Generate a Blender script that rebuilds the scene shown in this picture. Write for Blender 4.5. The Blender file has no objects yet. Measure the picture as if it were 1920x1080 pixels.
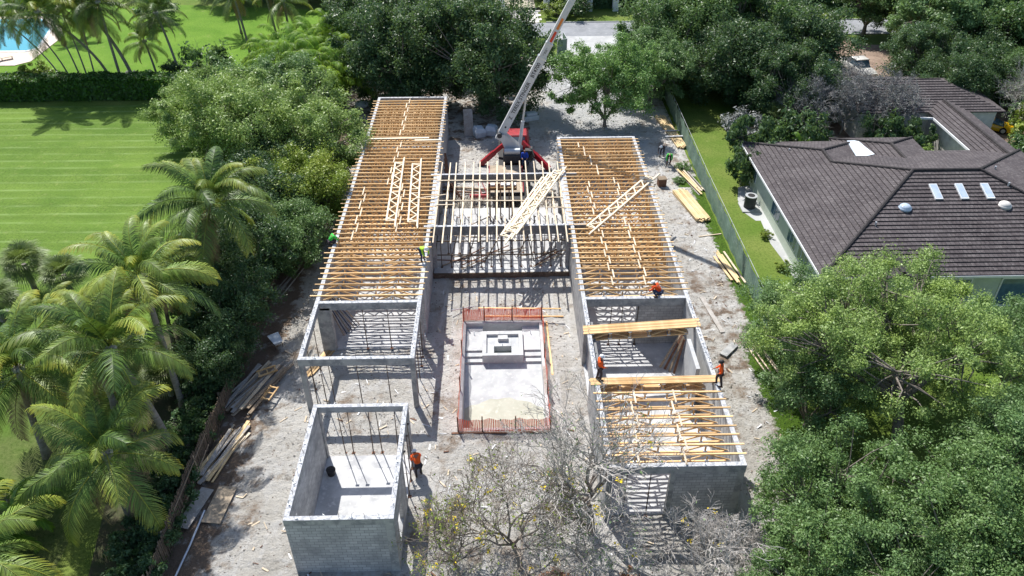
import bpy, math, random
import numpy as np
from mathutils import Vector, Matrix, noise
random.seed(7); rng = np.random.default_rng(7)
S = bpy.context.scene; COL = S.collection; R = math.radians

# ---------------------------------------------------------------- camera, sky, sun
cam_d = bpy.data.cameras.new('camera'); cam = bpy.data.objects.new('camera', cam_d); COL.objects.link(cam)
S.camera = cam
cam_d.sensor_width = 36; cam_d.lens = 1458.99 / 1920 * 36; cam_d.clip_end = 3000; cam_d.clip_start = .5
p_, y_, r_ = R(35.894), R(.935), R(-.276)
fw = Vector((math.sin(y_)*math.cos(p_), math.cos(y_)*math.cos(p_), -math.sin(p_)))
rt = Vector((math.cos(y_), -math.sin(y_), 0)); up = rt.cross(fw)
rt2 = rt*math.cos(r_)+up*math.sin(r_); up2 = -rt*math.sin(r_)+up*math.cos(r_)
cam.matrix_world = Matrix(((rt2.x, up2.x, -fw.x, 0), (rt2.y, up2.y, -fw.y, 0), (rt2.z, up2.z, -fw.z, 33), (0, 0, 0, 1)))
SUN_EL, SUN_DIR = R(52.5), Vector((-.31, .70, 1.0)).normalized()
W = bpy.data.worlds.new('World'); S.world = W; W.use_nodes = True
nt = W.node_tree; bg = nt.nodes['Background']; sky = nt.nodes.new('ShaderNodeTexSky')
sky.sky_type = 'NISHITA'; sky.sun_disc = False; sky.sun_elevation = SUN_EL
sky.sun_rotation = math.atan2(SUN_DIR.x, SUN_DIR.y)
nt.links.new(sky.outputs[0], bg.inputs[0]); bg.inputs[1].default_value = .115
sl = bpy.data.lights.new('sun', 'SUN'); sl.energy = 4.9; sl.angle = R(.5); sl.color = (1, .965, .91)
so = bpy.data.objects.new('sun', sl); COL.objects.link(so)
so.rotation_euler = SUN_DIR.to_track_quat('Z', 'Y').to_euler(); so.location = (0, 40, 60)
S.view_settings.view_transform = 'Standard'; S.view_settings.look = 'None'
S.view_settings.gamma = 1; S.view_settings.exposure = 0.50
S.render.engine = 'CYCLES'; S.cycles.max_bounces = 6; S.cycles.transparent_max_bounces = 8

# ---------------------------------------------------------------- materials
MATS = {}
def _mix(nt, a, b, fac):
    m = nt.nodes.new('ShaderNodeMix'); m.data_type = 'RGBA'
    for k, v in ((6, a), (7, b)):
        if isinstance(v, tuple): m.inputs[k].default_value = (*v, 1)
        else: nt.links.new(v, m.inputs[k])
    if isinstance(fac, (int, float)): m.inputs[0].default_value = fac
    else: nt.links.new(fac, m.inputs[0])
    return m.outputs[2]
def _noise(nt, scale, detail=4, vec=None, rough=.55):
    n = nt.nodes.new('ShaderNodeTexNoise'); n.inputs['Scale'].default_value = scale
    n.inputs['Detail'].default_value = detail; n.inputs['Roughness'].default_value = rough
    if vec: nt.links.new(vec, n.inputs['Vector'])
    return n.outputs['Fac']
def _ramp(nt, f, a, b):
    m = nt.nodes.new('ShaderNodeMapRange'); m.inputs[1].default_value = a; m.inputs[2].default_value = b
    nt.links.new(f, m.inputs[0]); return m.outputs[0]
def _coord(nt, kind='Object', scale=None):
    c = nt.nodes.new('ShaderNodeTexCoord'); o = c.outputs[kind]
    if scale:
        mp = nt.nodes.new('ShaderNodeMapping'); mp.inputs['Scale'].default_value = scale
        nt.links.new(o, mp.inputs['Vector']); o = mp.outputs[0]
    return o
def _world(nt): return nt.nodes.new('ShaderNodeNewGeometry').outputs['Position']
def _bump(nt, h, strength, dist, bs):
    b = nt.nodes.new('ShaderNodeBump'); b.inputs['Strength'].default_value = strength; b.inputs['Distance'].default_value = dist
    nt.links.new(h, b.inputs['Height']); nt.links.new(b.outputs[0], bs.inputs['Normal'])
def base(name, rough=.8, spec=.3, metal=0):
    m = bpy.data.materials.new(name); m.use_nodes = True; MATS[name] = m
    b = m.node_tree.nodes['Principled BSDF']; b.inputs['Roughness'].default_value = rough
    b.inputs['Specular IOR Level'].default_value = spec; b.inputs['Metallic'].default_value = metal
    return m, m.node_tree, b
def mat(name, c1, c2=None, c3=None, scale=3, rough=.8, bump=0, bs=40, spec=.3, metal=0, lo=.35, hi=.65, stretch=None, objvar=0):
    m, nt, b = base(name, rough, spec, metal)
    v = _coord(nt, 'Object', stretch)
    c2 = c2 or tuple(x*.8 for x in c1)
    col = _mix(nt, c1, c2, _ramp(nt, _noise(nt, scale, 6, v), lo, hi))
    if c3: col = _mix(nt, col, c3, _ramp(nt, _noise(nt, scale*3.7, 4, v), .55, .72))
    if objvar:
        oi = nt.nodes.new('ShaderNodeObjectInfo')
        h = nt.nodes.new('ShaderNodeHueSaturation'); nt.links.new(col, h.inputs['Color'])
        h.inputs['Hue'].default_value = .5
        nt.links.new(_ramp(nt, oi.outputs['Random'], 0, 1), h.inputs['Value'])
        mr = nt.nodes[-1] if False else h.inputs['Value'].links[0].from_node
        mr.inputs[3].default_value = 1-objvar; mr.inputs[4].default_value = 1+objvar
        col = h.outputs[0]
    nt.links.new(col, b.inputs['Base Color'])
    if bump: _bump(nt, _noise(nt, bs, 5, v), bump, .02, b)
    return m
mat('shaded_concrete', (.22, .225, .23), (.13, .135, .14), (.28, .28, .28), scale=1.4, bump=.4, bs=12, rough=.9)  # concrete darkened: the hall beams' shadow side is put into the colour
mat('concrete', (.40, .40, .39), (.25, .255, .26), (.47, .465, .45), scale=1.6, lo=.42, hi=.58, bump=.4, bs=12, rough=.9)
mat('smooth_wall', (.50, .50, .49), (.40, .405, .41), (.56, .56, .55), scale=1.1, bump=.3, bs=12, rough=.9)
mat('slab', (.53, .535, .54), (.38, .385, .395), (.62, .62, .62), scale=.9, lo=.42, hi=.62, bump=.15, bs=9, rough=.85)
mat('plaster_top', (.50, .51, .53), (.30, .31, .33), (.68, .68, .69), scale=5, lo=.45, hi=.58, bump=.4, bs=20, rough=.8)
mat('wood', (.70, .48, .25), (.52, .32, .14), (.80, .63, .40), scale=1.1, lo=.42, hi=.58, stretch=(.6, 6, 6), rough=.75, objvar=.3)
mat('new_wood', (.74, .57, .33), (.62, .44, .22), (.80, .66, .42), scale=2, stretch=(.8, 6, 6), rough=.75, objvar=.12)
mat('cut_wood', (.84, .74, .56), (.74, .62, .44), scale=2, rough=.75, objvar=.08)
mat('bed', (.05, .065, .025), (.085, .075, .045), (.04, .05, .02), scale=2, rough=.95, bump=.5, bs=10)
mat('dark_wood', (.15, .115, .085), (.085, .065, .05), (.22, .18, .14), scale=2, rough=.95)
mat('pale_wood', (.70, .60, .46), (.58, .46, .32), scale=3, rough=.8, objvar=.15)
mat('old_wood', (.36, .28, .20), (.22, .17, .12), (.46, .38, .29), scale=2, stretch=(1, 5, 5), rough=.9, objvar=.3)
mat('grey_wood', (.40, .38, .36), (.30, .27, .24), (.5, .48, .45), scale=2, rough=.9, objvar=.25)
mat('plywood', (.47, .38, .28), (.33, .27, .20), (.2, .17, .13), scale=1.5, rough=.9)
mat('rust', (.20, .10, .06), (.12, .065, .045), scale=8, rough=.8)
mat('steel', (.13, .10, .08), (.12, .10, .09), scale=9, rough=.6, metal=.4)
mat('galv', (.62, .64, .66), (.5, .52, .54), scale=20, rough=.4, metal=.5)
mat('bark', (.24, .21, .18), (.14, .12, .10), (.34, .31, .27), scale=4, bump=.6, bs=15, rough=.95, stretch=(2, 2, .5))
mat('palm_bark', (.34, .31, .27), (.22, .19, .16), scale=2, bump=.6, bs=6, rough=.95, stretch=(1, 1, 5))
mat('twig', (.50, .47, .44), (.32, .29, .26), (.6, .57, .55), scale=3, rough=.9)
mat('dark_twig', (.28, .24, .20), (.17, .14, .12), scale=3, rough=.9)
mat('grey_twig', (.26, .25, .25), (.17, .16, .16), (.34, .33, .33), scale=3, rough=.9)
mat('red_paint', (.36, .015, .025), (.26, .012, .02), scale=3, rough=.4, spec=.5)
mat('white_paint', (.58, .585, .60), (.46, .47, .49), (.5, .5, .5), scale=1.2, rough=.4, spec=.5, lo=.45, hi=.8)
mat('black', (.015, .015, .017), (.03, .03, .03), scale=5, rough=.6)
mat('dark_grey', (.06, .06, .065), (.04, .04, .045), scale=5, rough=.6)
mat('orange_sign', (.75, .24, .05), (.66, .20, .05), scale=5, rough=.5)
mat('red_sign', (.68, .07, .03), (.6, .06, .03), scale=5, rough=.5)
mat('text_ink', (.03, .03, .035), scale=5, rough=.6)
mat('stucco', (.50, .56, .47), (.45, .50, .42), (.56, .60, .52), scale=1.5, rough=.9, bump=.2)
mat('white_trim', (.78, .79, .80), (.7, .71, .72), scale=3, rough=.5)
mat('stone_white', (.70, .68, .64), (.55, .53, .50), scale=2, rough=.8)
mat('glass', (.05, .10, .15), (.10, .18, .25), scale=2, rough=.08, spec=.8)
mat('skylight', (.50, .58, .68), (.36, .45, .56), scale=2, rough=.15, spec=.8)
mat('tarp', (.62, .68, .74), (.50, .56, .62), scale=2, rough=.6, bump=.6, bs=3)
mat('green_screen', (.17, .26, .20), (.13, .20, .16), (.24, .32, .27), scale=.8, rough=.85, bump=.4, bs=3)
mat('rock', (.42, .39, .34), (.28, .25, .21), (.55, .52, .48), scale=2, rough=.95, bump=.4)
mat('brown_rock', (.25, .15, .11), (.15, .09, .07), scale=2, rough=.95, bump=.4)
mat('skin', (.30, .16, .10), (.26, .14, .09), scale=3, rough=.6)
mat('orange_cloth', (.90, .13, .02), (.78, .10, .015), scale=6, rough=.8)
mat('lime_cloth', (.42, .75, .04), (.34, .64, .03), scale=6, rough=.8)
mat('green_cloth', (.06, .55, .08), (.05, .45, .06), scale=6, rough=.8)
mat('blue_cloth', (.03, .09, .50), (.02, .06, .36), scale=6, rough=.8)
mat('burnt_orange', (.80, .10, .02), (.62, .075, .015), scale=6, rough=.8)
mat('dark_cloth', (.04, .035, .045), (.06, .05, .06), scale=6, rough=.9)
mat('navy_cloth', (.035, .05, .10), (.05, .07, .13), scale=6, rough=.9)
mat('white_cloth', (.66, .68, .72), (.55, .58, .62), scale=6, rough=.9)
mat('helmet_white', (.80, .81, .83), (.74, .75, .77), scale=6, rough=.3, spec=.6)
mat('boot', (.07, .045, .03), scale=6, rough=.7)
mat('reflective', (.75, .78, .72), scale=6, rough=.4)
mat('yellow_car', (.85, .48, .005), (.78, .42, .005), scale=2, rough=.25, spec=.7)
mat('silver_car', (.62, .61, .57), (.56, .55, .52), scale=2, rough=.3, spec=.6)
mat('dark_car', (.02, .025, .03), scale=2, rough=.2, spec=.7)
mat('blue_car', (.10, .22, .32), scale=2, rough=.3, spec=.7)
mat('lamp_glass', (.75, .76, .78), scale=2, rough=.1, spec=.8)
mat('asphalt', (.27, .28, .30), (.21, .22, .235), (.32, .33, .34), scale=.5, bump=.2, bs=30, rough=.9)
mat('drive_concrete', (.46, .47, .47), (.37, .375, .375), (.52, .52, .52), scale=.35, bump=.15, bs=10, rough=.9)
mat('deck_stone', (.62, .54, .46), (.53, .45, .38), scale=2, rough=.8)
mat('pool_tile', (.10, .50, .55), (.07, .42, .50), scale=.8, rough=.5)
mat('mud', (.36, .36, .29), (.29, .29, .22), (.43, .43, .36), scale=1, rough=.5, spec=.5)
mat('gunite', (.52, .53, .53), (.40, .41, .42), (.60, .60, .59), scale=1.1, rough=.85, bump=.25, bs=8)
mat('mulch', (.30, .22, .17), (.17, .12, .09), (.42, .33, .26), scale=.7, rough=.95, bump=.5, bs=14)
mat('red_soil', (.34, .16, .10), (.22, .11, .08), scale=2, rough=.95)
mat('yellow_petal', (.75, .58, .03), (.65, .48, .02), scale=2, rough=.6)
mat('dead_leaf', (.34, .25, .13), (.25, .18, .09), scale=3, rough=.9)
mat('pvc', (.62, .68, .78), scale=2, rough=.4)
mat('wheel_rubber', (.02, .02, .02), scale=2, rough=.9)
mat('iron', (.02, .02, .022), scale=2, rough=.5)
mat('paver', (.50, .46, .36), (.42, .38, .30), scale=1.5, rough=.9)

def cmu():
    m, nt, b = base('block_wall', .92)
    pos = _world(nt); sx = nt.nodes.new('ShaderNodeSeparateXYZ'); nt.links.new(pos, sx.inputs[0])
    ad = nt.nodes.new('ShaderNodeMath'); nt.links.new(sx.outputs[0], ad.inputs[0]); nt.links.new(sx.outputs[1], ad.inputs[1])
    cb = nt.nodes.new('ShaderNodeCombineXYZ'); nt.links.new(ad.outputs[0], cb.inputs[0]); nt.links.new(sx.outputs[2], cb.inputs[1])
    br = nt.nodes.new('ShaderNodeTexBrick'); nt.links.new(cb.outputs[0], br.inputs['Vector'])
    br.inputs['Scale'].default_value = 1; br.inputs['Brick Width'].default_value = .4; br.inputs['Row Height'].default_value = .2
    br.inputs['Mortar Size'].default_value = .012; br.inputs['Bias'].default_value = 0
    br.inputs['Color1'].default_value = (.52, .52, .52, 1); br.inputs['Color2'].default_value = (.38, .385, .39, 1)
    br.inputs['Mortar'].default_value = (.22, .22, .22, 1)
    c = _mix(nt, br.outputs['Color'], (.24, .245, .25), _ramp(nt, _noise(nt, .9, 5, pos), .45, .75))
    nt.links.new(c, b.inputs['Base Color']); _bump(nt, br.outputs['Fac'], -.4, .01, b)
cmu()
def soil():
    m, nt, b = base('soil', .95, .15)
    pos = _world(nt)
    big = _ramp(nt, _noise(nt, .16, 5, pos), .40, .62)
    c = _mix(nt, (.66, .64, .60), (.50, .475, .43), big)
    c = _mix(nt, c, (.64, .63, .61), _ramp(nt, _noise(nt, .5, 8, pos, .7), .50, .64))
    c = _mix(nt, c, (.31, .245, .19), _ramp(nt, _noise(nt, .4, 8, pos, .75), .53, .64))
    c = _mix(nt, c, (.68, .67, .65), _ramp(nt, _noise(nt, 2.2, 9, pos, .78), .56, .64)); c = _mix(nt, c, (.30, .275, .245), _ramp(nt, _noise(nt, 1.5, 9, pos, .78), .56, .66))
    c = _mix(nt, c, (.24, .20, .16), _ramp(nt, _noise(nt, 6, 6, pos, .75), .60, .70))
    st = nt.nodes.new('ShaderNodeMapping'); st.inputs['Scale'].default_value = (1.6, .16, 1); nt.links.new(pos, st.inputs[0])
    c = _mix(nt, c, (.66, .65, .63), _ramp(nt, _noise(nt, 1, 6, st.outputs[0], .6), .56, .68))
    at = nt.nodes.new('ShaderNodeAttribute'); at.attribute_name = 'mask'
    sp = nt.nodes.new('ShaderNodeSeparateColor'); nt.links.new(at.outputs['Color'], sp.inputs[0])
    def thr(o, w):
        a = nt.nodes.new('ShaderNodeMath'); a.operation = 'ADD'; nt.links.new(o, a.inputs[0]); nt.links.new(_noise(nt, w, 6, pos, .7), a.inputs[1])
        return _ramp(nt, a.outputs[0], .95, 1.08)
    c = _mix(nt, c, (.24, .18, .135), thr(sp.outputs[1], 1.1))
    c = _mix(nt, c, (.50, .505, .505), thr(sp.outputs[2], .9))
    g = _mix(nt, (.10, .19, .02), (.06, .12, .015), _ramp(nt, _noise(nt, 7, 5, pos, .7), .4, .6))
    c = _mix(nt, c, g, thr(sp.outputs[0], 2.5))
    nt.links.new(c, b.inputs['Base Color']); _bump(nt, _noise(nt, 2.0, 12, pos, .78), 1.0, .45, b)
soil()
def nt_sin(nt, o):
    m1 = nt.nodes.new('ShaderNodeMath'); m1.operation = 'SINE'; nt.links.new(o, m1.inputs[0]); return m1.outputs[0]
def grass(name, c1, c2, stripes=False):
    m, nt, b = base(name, .9, .12)
    pos = _world(nt)
    c = _mix(nt, c1, c2, _ramp(nt, _noise(nt, .25, 5, pos), .35, .65))
    c = _mix(nt, c, tuple(x*.5 for x in c1), _ramp(nt, _noise(nt, 5, 8, pos, .8), .46, .70)); c = _mix(nt, c, (.26, .28, .10), _ramp(nt, _noise(nt, .8, 8, pos, .75), .58, .78))
    if stripes:
        sx = nt.nodes.new('ShaderNodeSeparateXYZ'); nt.links.new(pos, sx.inputs[0])
        def math_(op, a, v):
            m1 = nt.nodes.new('ShaderNodeMath'); m1.operation = op; nt.links.new(a, m1.inputs[0])
            if isinstance(v, (int, float)): m1.inputs[1].default_value = v
            else: nt.links.new(v, m1.inputs[1])
            return m1.outputs[0]
        sx = nt.nodes.new('ShaderNodeSeparateXYZ'); nt.links.new(pos, sx.inputs[0])
        yy = math_('ADD', sx.outputs[1], math_('MULTIPLY', _noise(nt, .05, 1, pos), .9))
        for freq, pw, cc, f, ns in ((4.4, 7, (.22, .31, .11), .7, 1.1), (1.15, 1, tuple(x*1.35 for x in c2), .5, .2), (2.9, 3, tuple(x*.6 for x in c1), .45, .4)):
            sn = math_('MULTIPLY', math_('ADD', nt_sin(nt, math_('MULTIPLY', yy, freq)), 1.0), .5); sn = math_('POWER', sn, pw)
            st = nt.nodes.new('ShaderNodeMapping'); st.inputs['Scale'].default_value = (.12, .5, 1); nt.links.new(pos, st.inputs[0])
            am = _ramp(nt, _noise(nt, ns*2, 6, st.outputs[0], .7), .42, .62); c = _mix(nt, c, cc, math_('MULTIPLY', math_('MULTIPLY', sn, am), f))
        c = _mix(nt, c, (.23, .27, .10), math_('MULTIPLY', _ramp(nt, _noise(nt, 1.3, 8, pos, .75), .55, .75), .5))
    nt.links.new(c, b.inputs['Base Color']); _bump(nt, _noise(nt, 14, 4, pos), .7, .05, b)
grass('lawn', (.092, .170, .024), (.135, .215, .036), True)
grass('rough_grass', (.105, .175, .026), (.17, .215, .05))
grass('bright_lawn', (.10, .21, .018), (.15, .27, .03))
grass('shade_grass', (.08, .15, .02), (.12, .14, .05))  # grass colour darkened for the shade beneath the palms
def leafmat(name, c1, c2, c3=None, trans=.3, rough=.45, spec=.35):
    m, nt, b = base(name, rough, spec)
    g = nt.nodes.new('ShaderNodeNewGeometry')
    c = _mix(nt, c1, c2, g.outputs['Random Per Island'])
    c = _mix(nt, c, c3 or tuple(x*1.25 for x in c2), _ramp(nt, _noise(nt, .45, 3, _coord(nt)), .5, .72))
    nt.links.new(c, b.inputs['Base Color'])
    t = nt.nodes.new('ShaderNodeBsdfTranslucent'); nt.links.new(_mix(nt, c, (.28, .42, .08), .35), t.inputs[0])
    ms = nt.nodes.new('ShaderNodeMixShader'); ms.inputs[0].default_value = trans
    out = nt.nodes['Material Output']; nt.links.new(b.outputs[0], ms.inputs[1]); nt.links.new(t.outputs[0], ms.inputs[2]); nt.links.new(ms.outputs[0], out.inputs[0])
leafmat('oak_leaf', (.055, .12, .035), (.15, .26, .085), (.13, .22, .09))
leafmat('dark_leaf', (.032, .075, .032), (.10, .18, .07), (.07, .15, .065))
leafmat('soft_leaf', (.18, .28, .085), (.35, .48, .14), (.38, .50, .11))
leafmat('bright_leaf', (.075, .155, .045), (.22, .345, .12), (.20, .31, .11))
leafmat('mid_leaf', (.09, .17, .06), (.23, .36, .14), (.18, .31, .11))
leafmat('yellow_leaf', (.15, .24, .03), (.32, .40, .06), (.38, .42, .06))
leafmat('silver_leaf', (.14, .15, .15), (.34, .35, .34), (.24, .26, .23), rough=.6, trans=.1)
leafmat('fresh_leaf', (.09, .19, .05), (.25, .42, .12), (.22, .38, .10))
leafmat('red_leaf', (.20, .09, .05), (.36, .20, .12), (.30, .16, .09), trans=.1)
leafmat('hedge_leaf', (.03, .09, .015), (.08, .20, .025), (.06, .17, .02))
def palmleaf(name, c1, c2, tip, t=.25):
    m, nt, b = base(name, .48, .4)
    at = nt.nodes.new('ShaderNodeAttribute'); at.attribute_name = 'mask'
    sp = nt.nodes.new('ShaderNodeSeparateColor'); nt.links.new(at.outputs['Color'], sp.inputs[0])
    oi = nt.nodes.new('ShaderNodeObjectInfo')
    g = nt.nodes.new('ShaderNodeNewGeometry'); av = nt.nodes.new('ShaderNodeMath'); av.operation = 'MULTIPLY_ADD'; nt.links.new(g.outputs['Random Per Island'], av.inputs[0]); av.inputs[1].default_value = .7; hf = nt.nodes.new('ShaderNodeMath'); hf.operation = 'MULTIPLY'; hf.inputs[1].default_value = .4; nt.links.new(oi.outputs['Random'], hf.inputs[0]); nt.links.new(hf.outputs[0], av.inputs[2])
    c = _mix(nt, c1, c2, av.outputs[0])
    mu = nt.nodes.new('ShaderNodeMath'); mu.operation = 'MULTIPLY'; nt.links.new(sp.outputs[0], mu.inputs[0]); nt.links.new(_ramp(nt, oi.outputs['Random'], .0, .7), mu.inputs[1])
    c = _mix(nt, c, tip, mu.outputs[0]); nt.links.new(c, b.inputs['Base Color'])
    tr = nt.nodes.new('ShaderNodeBsdfTranslucent'); nt.links.new(_mix(nt, c, (.4, .5, .02), .3), tr.inputs[0])
    ms = nt.nodes.new('ShaderNodeMixShader'); ms.inputs[0].default_value = t
    out = nt.nodes['Material Output']; nt.links.new(b.outputs[0], ms.inputs[1]); nt.links.new(tr.outputs[0], ms.inputs[2]); nt.links.new(ms.outputs[0], out.inputs[0])
palmleaf('coconut_leaf', (.016, .05, .012), (.19, .32, .06), (.66, .58, .06), .12)
palmleaf('areca_leaf', (.08, .20, .02), (.22, .40, .035), (.45, .46, .04), .35)
palmleaf('fan_leaf', (.06, .12, .04), (.14, .22, .07), (.30, .32, .12))
def roofmat():
    m, nt, b = base('roof_tile', .8, .3)
    pos = _world(nt); uv = _coord(nt, 'UV')
    c = _mix(nt, (.105, .092, .094), (.070, .060, .063), _ramp(nt, _noise(nt, .5, 5, pos), .35, .65))
    c = _mix(nt, c, (.05, .043, .042), _ramp(nt, _noise(nt, .8, 8, pos, .8), .58, .72))
    c = _mix(nt, c, (.19, .17, .165), _ramp(nt, _noise(nt, 5, 6, pos, .7), .50, .70))
    br = nt.nodes.new('ShaderNodeTexBrick'); nt.links.new(uv, br.inputs['Vector'])
    br.inputs['Scale'].default_value = 1; br.inputs['Brick Width'].default_value = .3; br.inputs['Row Height'].default_value = .37
    br.inputs['Mortar Size'].default_value = .02; br.inputs['Color1'].default_value = (1, 1, 1, 1); br.inputs['Color2'].default_value = (.74, .71, .72, 1); br.inputs['Mortar'].default_value = (.35, .35, .35, 1)
    mm = nt.nodes.new('ShaderNodeMix'); mm.data_type = 'RGBA'; mm.blend_type = 'MULTIPLY'; mm.inputs[0].default_value = 1
    nt.links.new(c, mm.inputs[6]); nt.links.new(br.outputs['Color'], mm.inputs[7]); nt.links.new(mm.outputs[2], b.inputs['Base Color'])
    _bump(nt, _noise(nt, 18, 4, pos), .4, .02, b)
roofmat()
def meshfence():
    m, nt, b = base('orange_mesh', .6)
    b.inputs['Base Color'].default_value = (1.0, .17, .09, 1)
    pos = _world(nt); sx = nt.nodes.new('ShaderNodeSeparateXYZ'); nt.links.new(pos, sx.inputs[0])
    ad = nt.nodes.new('ShaderNodeMath'); nt.links.new(sx.outputs[0], ad.inputs[0]); nt.links.new(sx.outputs[1], ad.inputs[1])
    def saw(o, f, th):
        a = nt.nodes.new('ShaderNodeMath'); a.operation = 'MULTIPLY'; a.inputs[1].default_value = f; nt.links.new(o, a.inputs[0])
        c = nt.nodes.new('ShaderNodeMath'); c.operation = 'FRACT'; nt.links.new(a.outputs[0], c.inputs[0])
        d = nt.nodes.new('ShaderNodeMath'); d.operation = 'LESS_THAN'; d.inputs[1].default_value = th; nt.links.new(c.outputs[0], d.inputs[0]); return d.outputs[0]
    mx = nt.nodes.new('ShaderNodeMath'); mx.operation = 'MAXIMUM'
    nt.links.new(saw(ad.outputs[0], 11, .40), mx.inputs[0]); nt.links.new(saw(sx.outputs[2], 14, .35), mx.inputs[1])
    nt.links.new(mx.outputs[0], b.inputs['Alpha'])
    b.inputs['Transmission Weight'].default_value = 0; b.inputs['Subsurface Weight'].default_value = .0
meshfence()
def water():
    m, nt, b = base('pool_water', .04, .6)
    b.inputs['Base Color'].default_value = (.03, .30, .38, 1); _bump(nt, _noise(nt, 3, 3, _world(nt)), .3, .05, b)
water()

# ---------------------------------------------------------------- mesh helpers
class MB:
    def __init__(s): s.v = []; s.f = []; s.uv = None
    def quad(s, a, b, c, d): n = len(s.v); s.v += [tuple(a), tuple(b), tuple(c), tuple(d)]; s.f.append((n, n+1, n+2, n+3)); return s
    def poly(s, pts): n = len(s.v); s.v += [tuple(p) for p in pts]; s.f.append(tuple(range(n, n+len(pts)))); return s
    def box(s, x0, x1, y0, y1, z0, z1):
        n = len(s.v); s.v += [(x, y, z) for z in (z0, z1) for y in (y0, y1) for x in (x0, x1)]
        s.f += [tuple(n+i for i in q) for q in ((0, 2, 3, 1), (4, 5, 7, 6), (0, 1, 5, 4), (2, 6, 7, 3), (0, 4, 6, 2), (1, 3, 7, 5))]; return s
    def bar(s, a, b, w, h, upv=(0, 0, 1)):           # w across, h along upv
        a = Vector(a); b = Vector(b); d = (b-a).normalized(); u = Vector(upv)
        if abs(d.dot(u)) > .98: u = Vector((1, 0, 0))
        r = d.cross(u).normalized()*w/2; u = r.cross(d).normalized()*h/2; n = len(s.v)
        s.v += [tuple(p+q) for p in (a, b) for q in (-r-u, r-u, r+u, -r+u)]
        s.f += [tuple(n+i for i in q) for q in ((0, 1, 2, 3), (7, 6, 5, 4), (0, 4, 5, 1), (1, 5, 6, 2), (2, 6, 7, 3), (3, 7, 4, 0))]; return s
    def tube(s, pts, rad, k=8, cap=True):
        pts = [Vector(p) for p in pts]; rad = rad if hasattr(rad, '__len__') else [rad]*len(pts); n0 = len(s.v)
        ref = Vector((0, 0, 1))
        for i, p in enumerate(pts):
            d = (pts[min(i+1, len(pts)-1)]-pts[max(i-1, 0)]).normalized()
            if abs(d.dot(ref)) > .95: ref = Vector((1, 0, 0)) if abs(d.x) < .9 else Vector((0, 1, 0))
            a = d.cross(ref).normalized(); b = d.cross(a)
            for j in range(k):
                t = 2*math.pi*j/k; s.v.append(tuple(p+(a*math.cos(t)+b*math.sin(t))*rad[i]))
            if i:
                for j in range(k):
                    q = n0+(i-1)*k; s.f.append((q+j, q+(j+1) % k, q+k+(j+1) % k, q+k+j))
        if cap:
            s.f.append(tuple(n0+j for j in reversed(range(k)))); q = n0+(len(pts)-1)*k; s.f.append(tuple(q+j for j in range(k)))
        return s
    def cyl(s, x, y, z0, z1, r, k=16, r2=None): return s.tube([(x, y, z0), (x, y, z1)], [r, r if r2 is None else r2], k)
    def ball(s, c, r, k=10, h=None, half=False):
        n0 = len(s.v); rr = r if hasattr(r, '__len__') else (r, r, r); m = k//2; lo = -math.pi/2 if not half else 0
        for i in range(m+1):
            ph = lo+(math.pi/2-lo)*i/m
            for j in range(k):
                t = 2*math.pi*j/k; s.v.append((c[0]+rr[0]*math.cos(ph)*math.cos(t), c[1]+rr[1]*math.cos(ph)*math.sin(t), c[2]+rr[2]*math.sin(ph)))
        for i in range(m):
            for j in range(k): q = n0+i*k; s.f.append((q+j, q+(j+1) % k, q+k+(j+1) % k, q+k+j))
        return s
    def mesh(s, name, m, smooth=False):
        me = bpy.data.meshes.new(name); me.from_pydata(s.v, [], s.f); me.materials.append(MATS[m])
        if smooth: me.polygons.foreach_set('use_smooth', [True]*len(me.polygons))
        me.update(); return me
    def obj(s, name, m, parent=None, smooth=False, bevel=0): return link(name, s.mesh(name, m, smooth), parent, bevel)
def link(name, me, parent=None, bevel=0):
    o = bpy.data.objects.new(name, me); COL.objects.link(o)
    if parent is not None: o.parent = parent
    if bevel:
        b = o.modifiers.new('bevel', 'BEVEL'); b.width = bevel; b.segments = 2; b.limit_method = 'ANGLE'
    return o
def tag(o, label=None, cat=None, group=None, kind=None):
    if label: o['label'] = label
    if cat: o['category'] = cat
    if group: o['group'] = group
    if kind: o['kind'] = kind
    return o
def thing(name, label, cat, loc=(0, 0, 0), rz=0, group=None, scale=1):
    o = bpy.data.objects.new(name, None); COL.objects.link(o); o.location = loc; o.rotation_euler = (0, 0, rz); o.scale = (scale,)*3
    o.empty_display_size = .2
    return tag(o, label, cat, group)
def copy_tree(o, loc, rz=None, label=None, group=None):
    c = o.copy(); COL.objects.link(c); c.location = loc
    if rz is not None: c.rotation_euler = (0, 0, rz)
    if label: c['label'] = label
    if group: c['group'] = group
    def rec(src, dst):
        for ch in src.children:
            d = ch.copy(); COL.objects.link(d); d.parent = dst; rec(ch, d)
    rec(o, c); return c
def fast_mesh(name, V, F, m, mask=None, smooth=False):    # V (n,3), F (k,4)
    me = bpy.data.meshes.new(name); me.vertices.add(len(V)); me.vertices.foreach_set('co', np.asarray(V, np.float32).ravel())
    me.loops.add(F.size); me.loops.foreach_set('vertex_index', F.astype(np.int32).ravel())
    me.polygons.add(len(F)); me.polygons.foreach_set('loop_start', np.arange(0, F.size, F.shape[1], dtype=np.int32))
    if smooth: me.polygons.foreach_set('use_smooth', np.ones(len(F), bool))
    if mask is not None:
        a = me.color_attributes.new('mask', 'FLOAT_COLOR', 'POINT'); c = np.ones((len(V), 4), np.float32); c[:, :mask.shape[1]] = mask
        if mask.shape[1] < 2: c[:, 1:3] = 0
        a.data.foreach_set('color', c.ravel())
    me.materials.append(MATS[m]); me.update(calc_edges=True); me.validate(); return me

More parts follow.
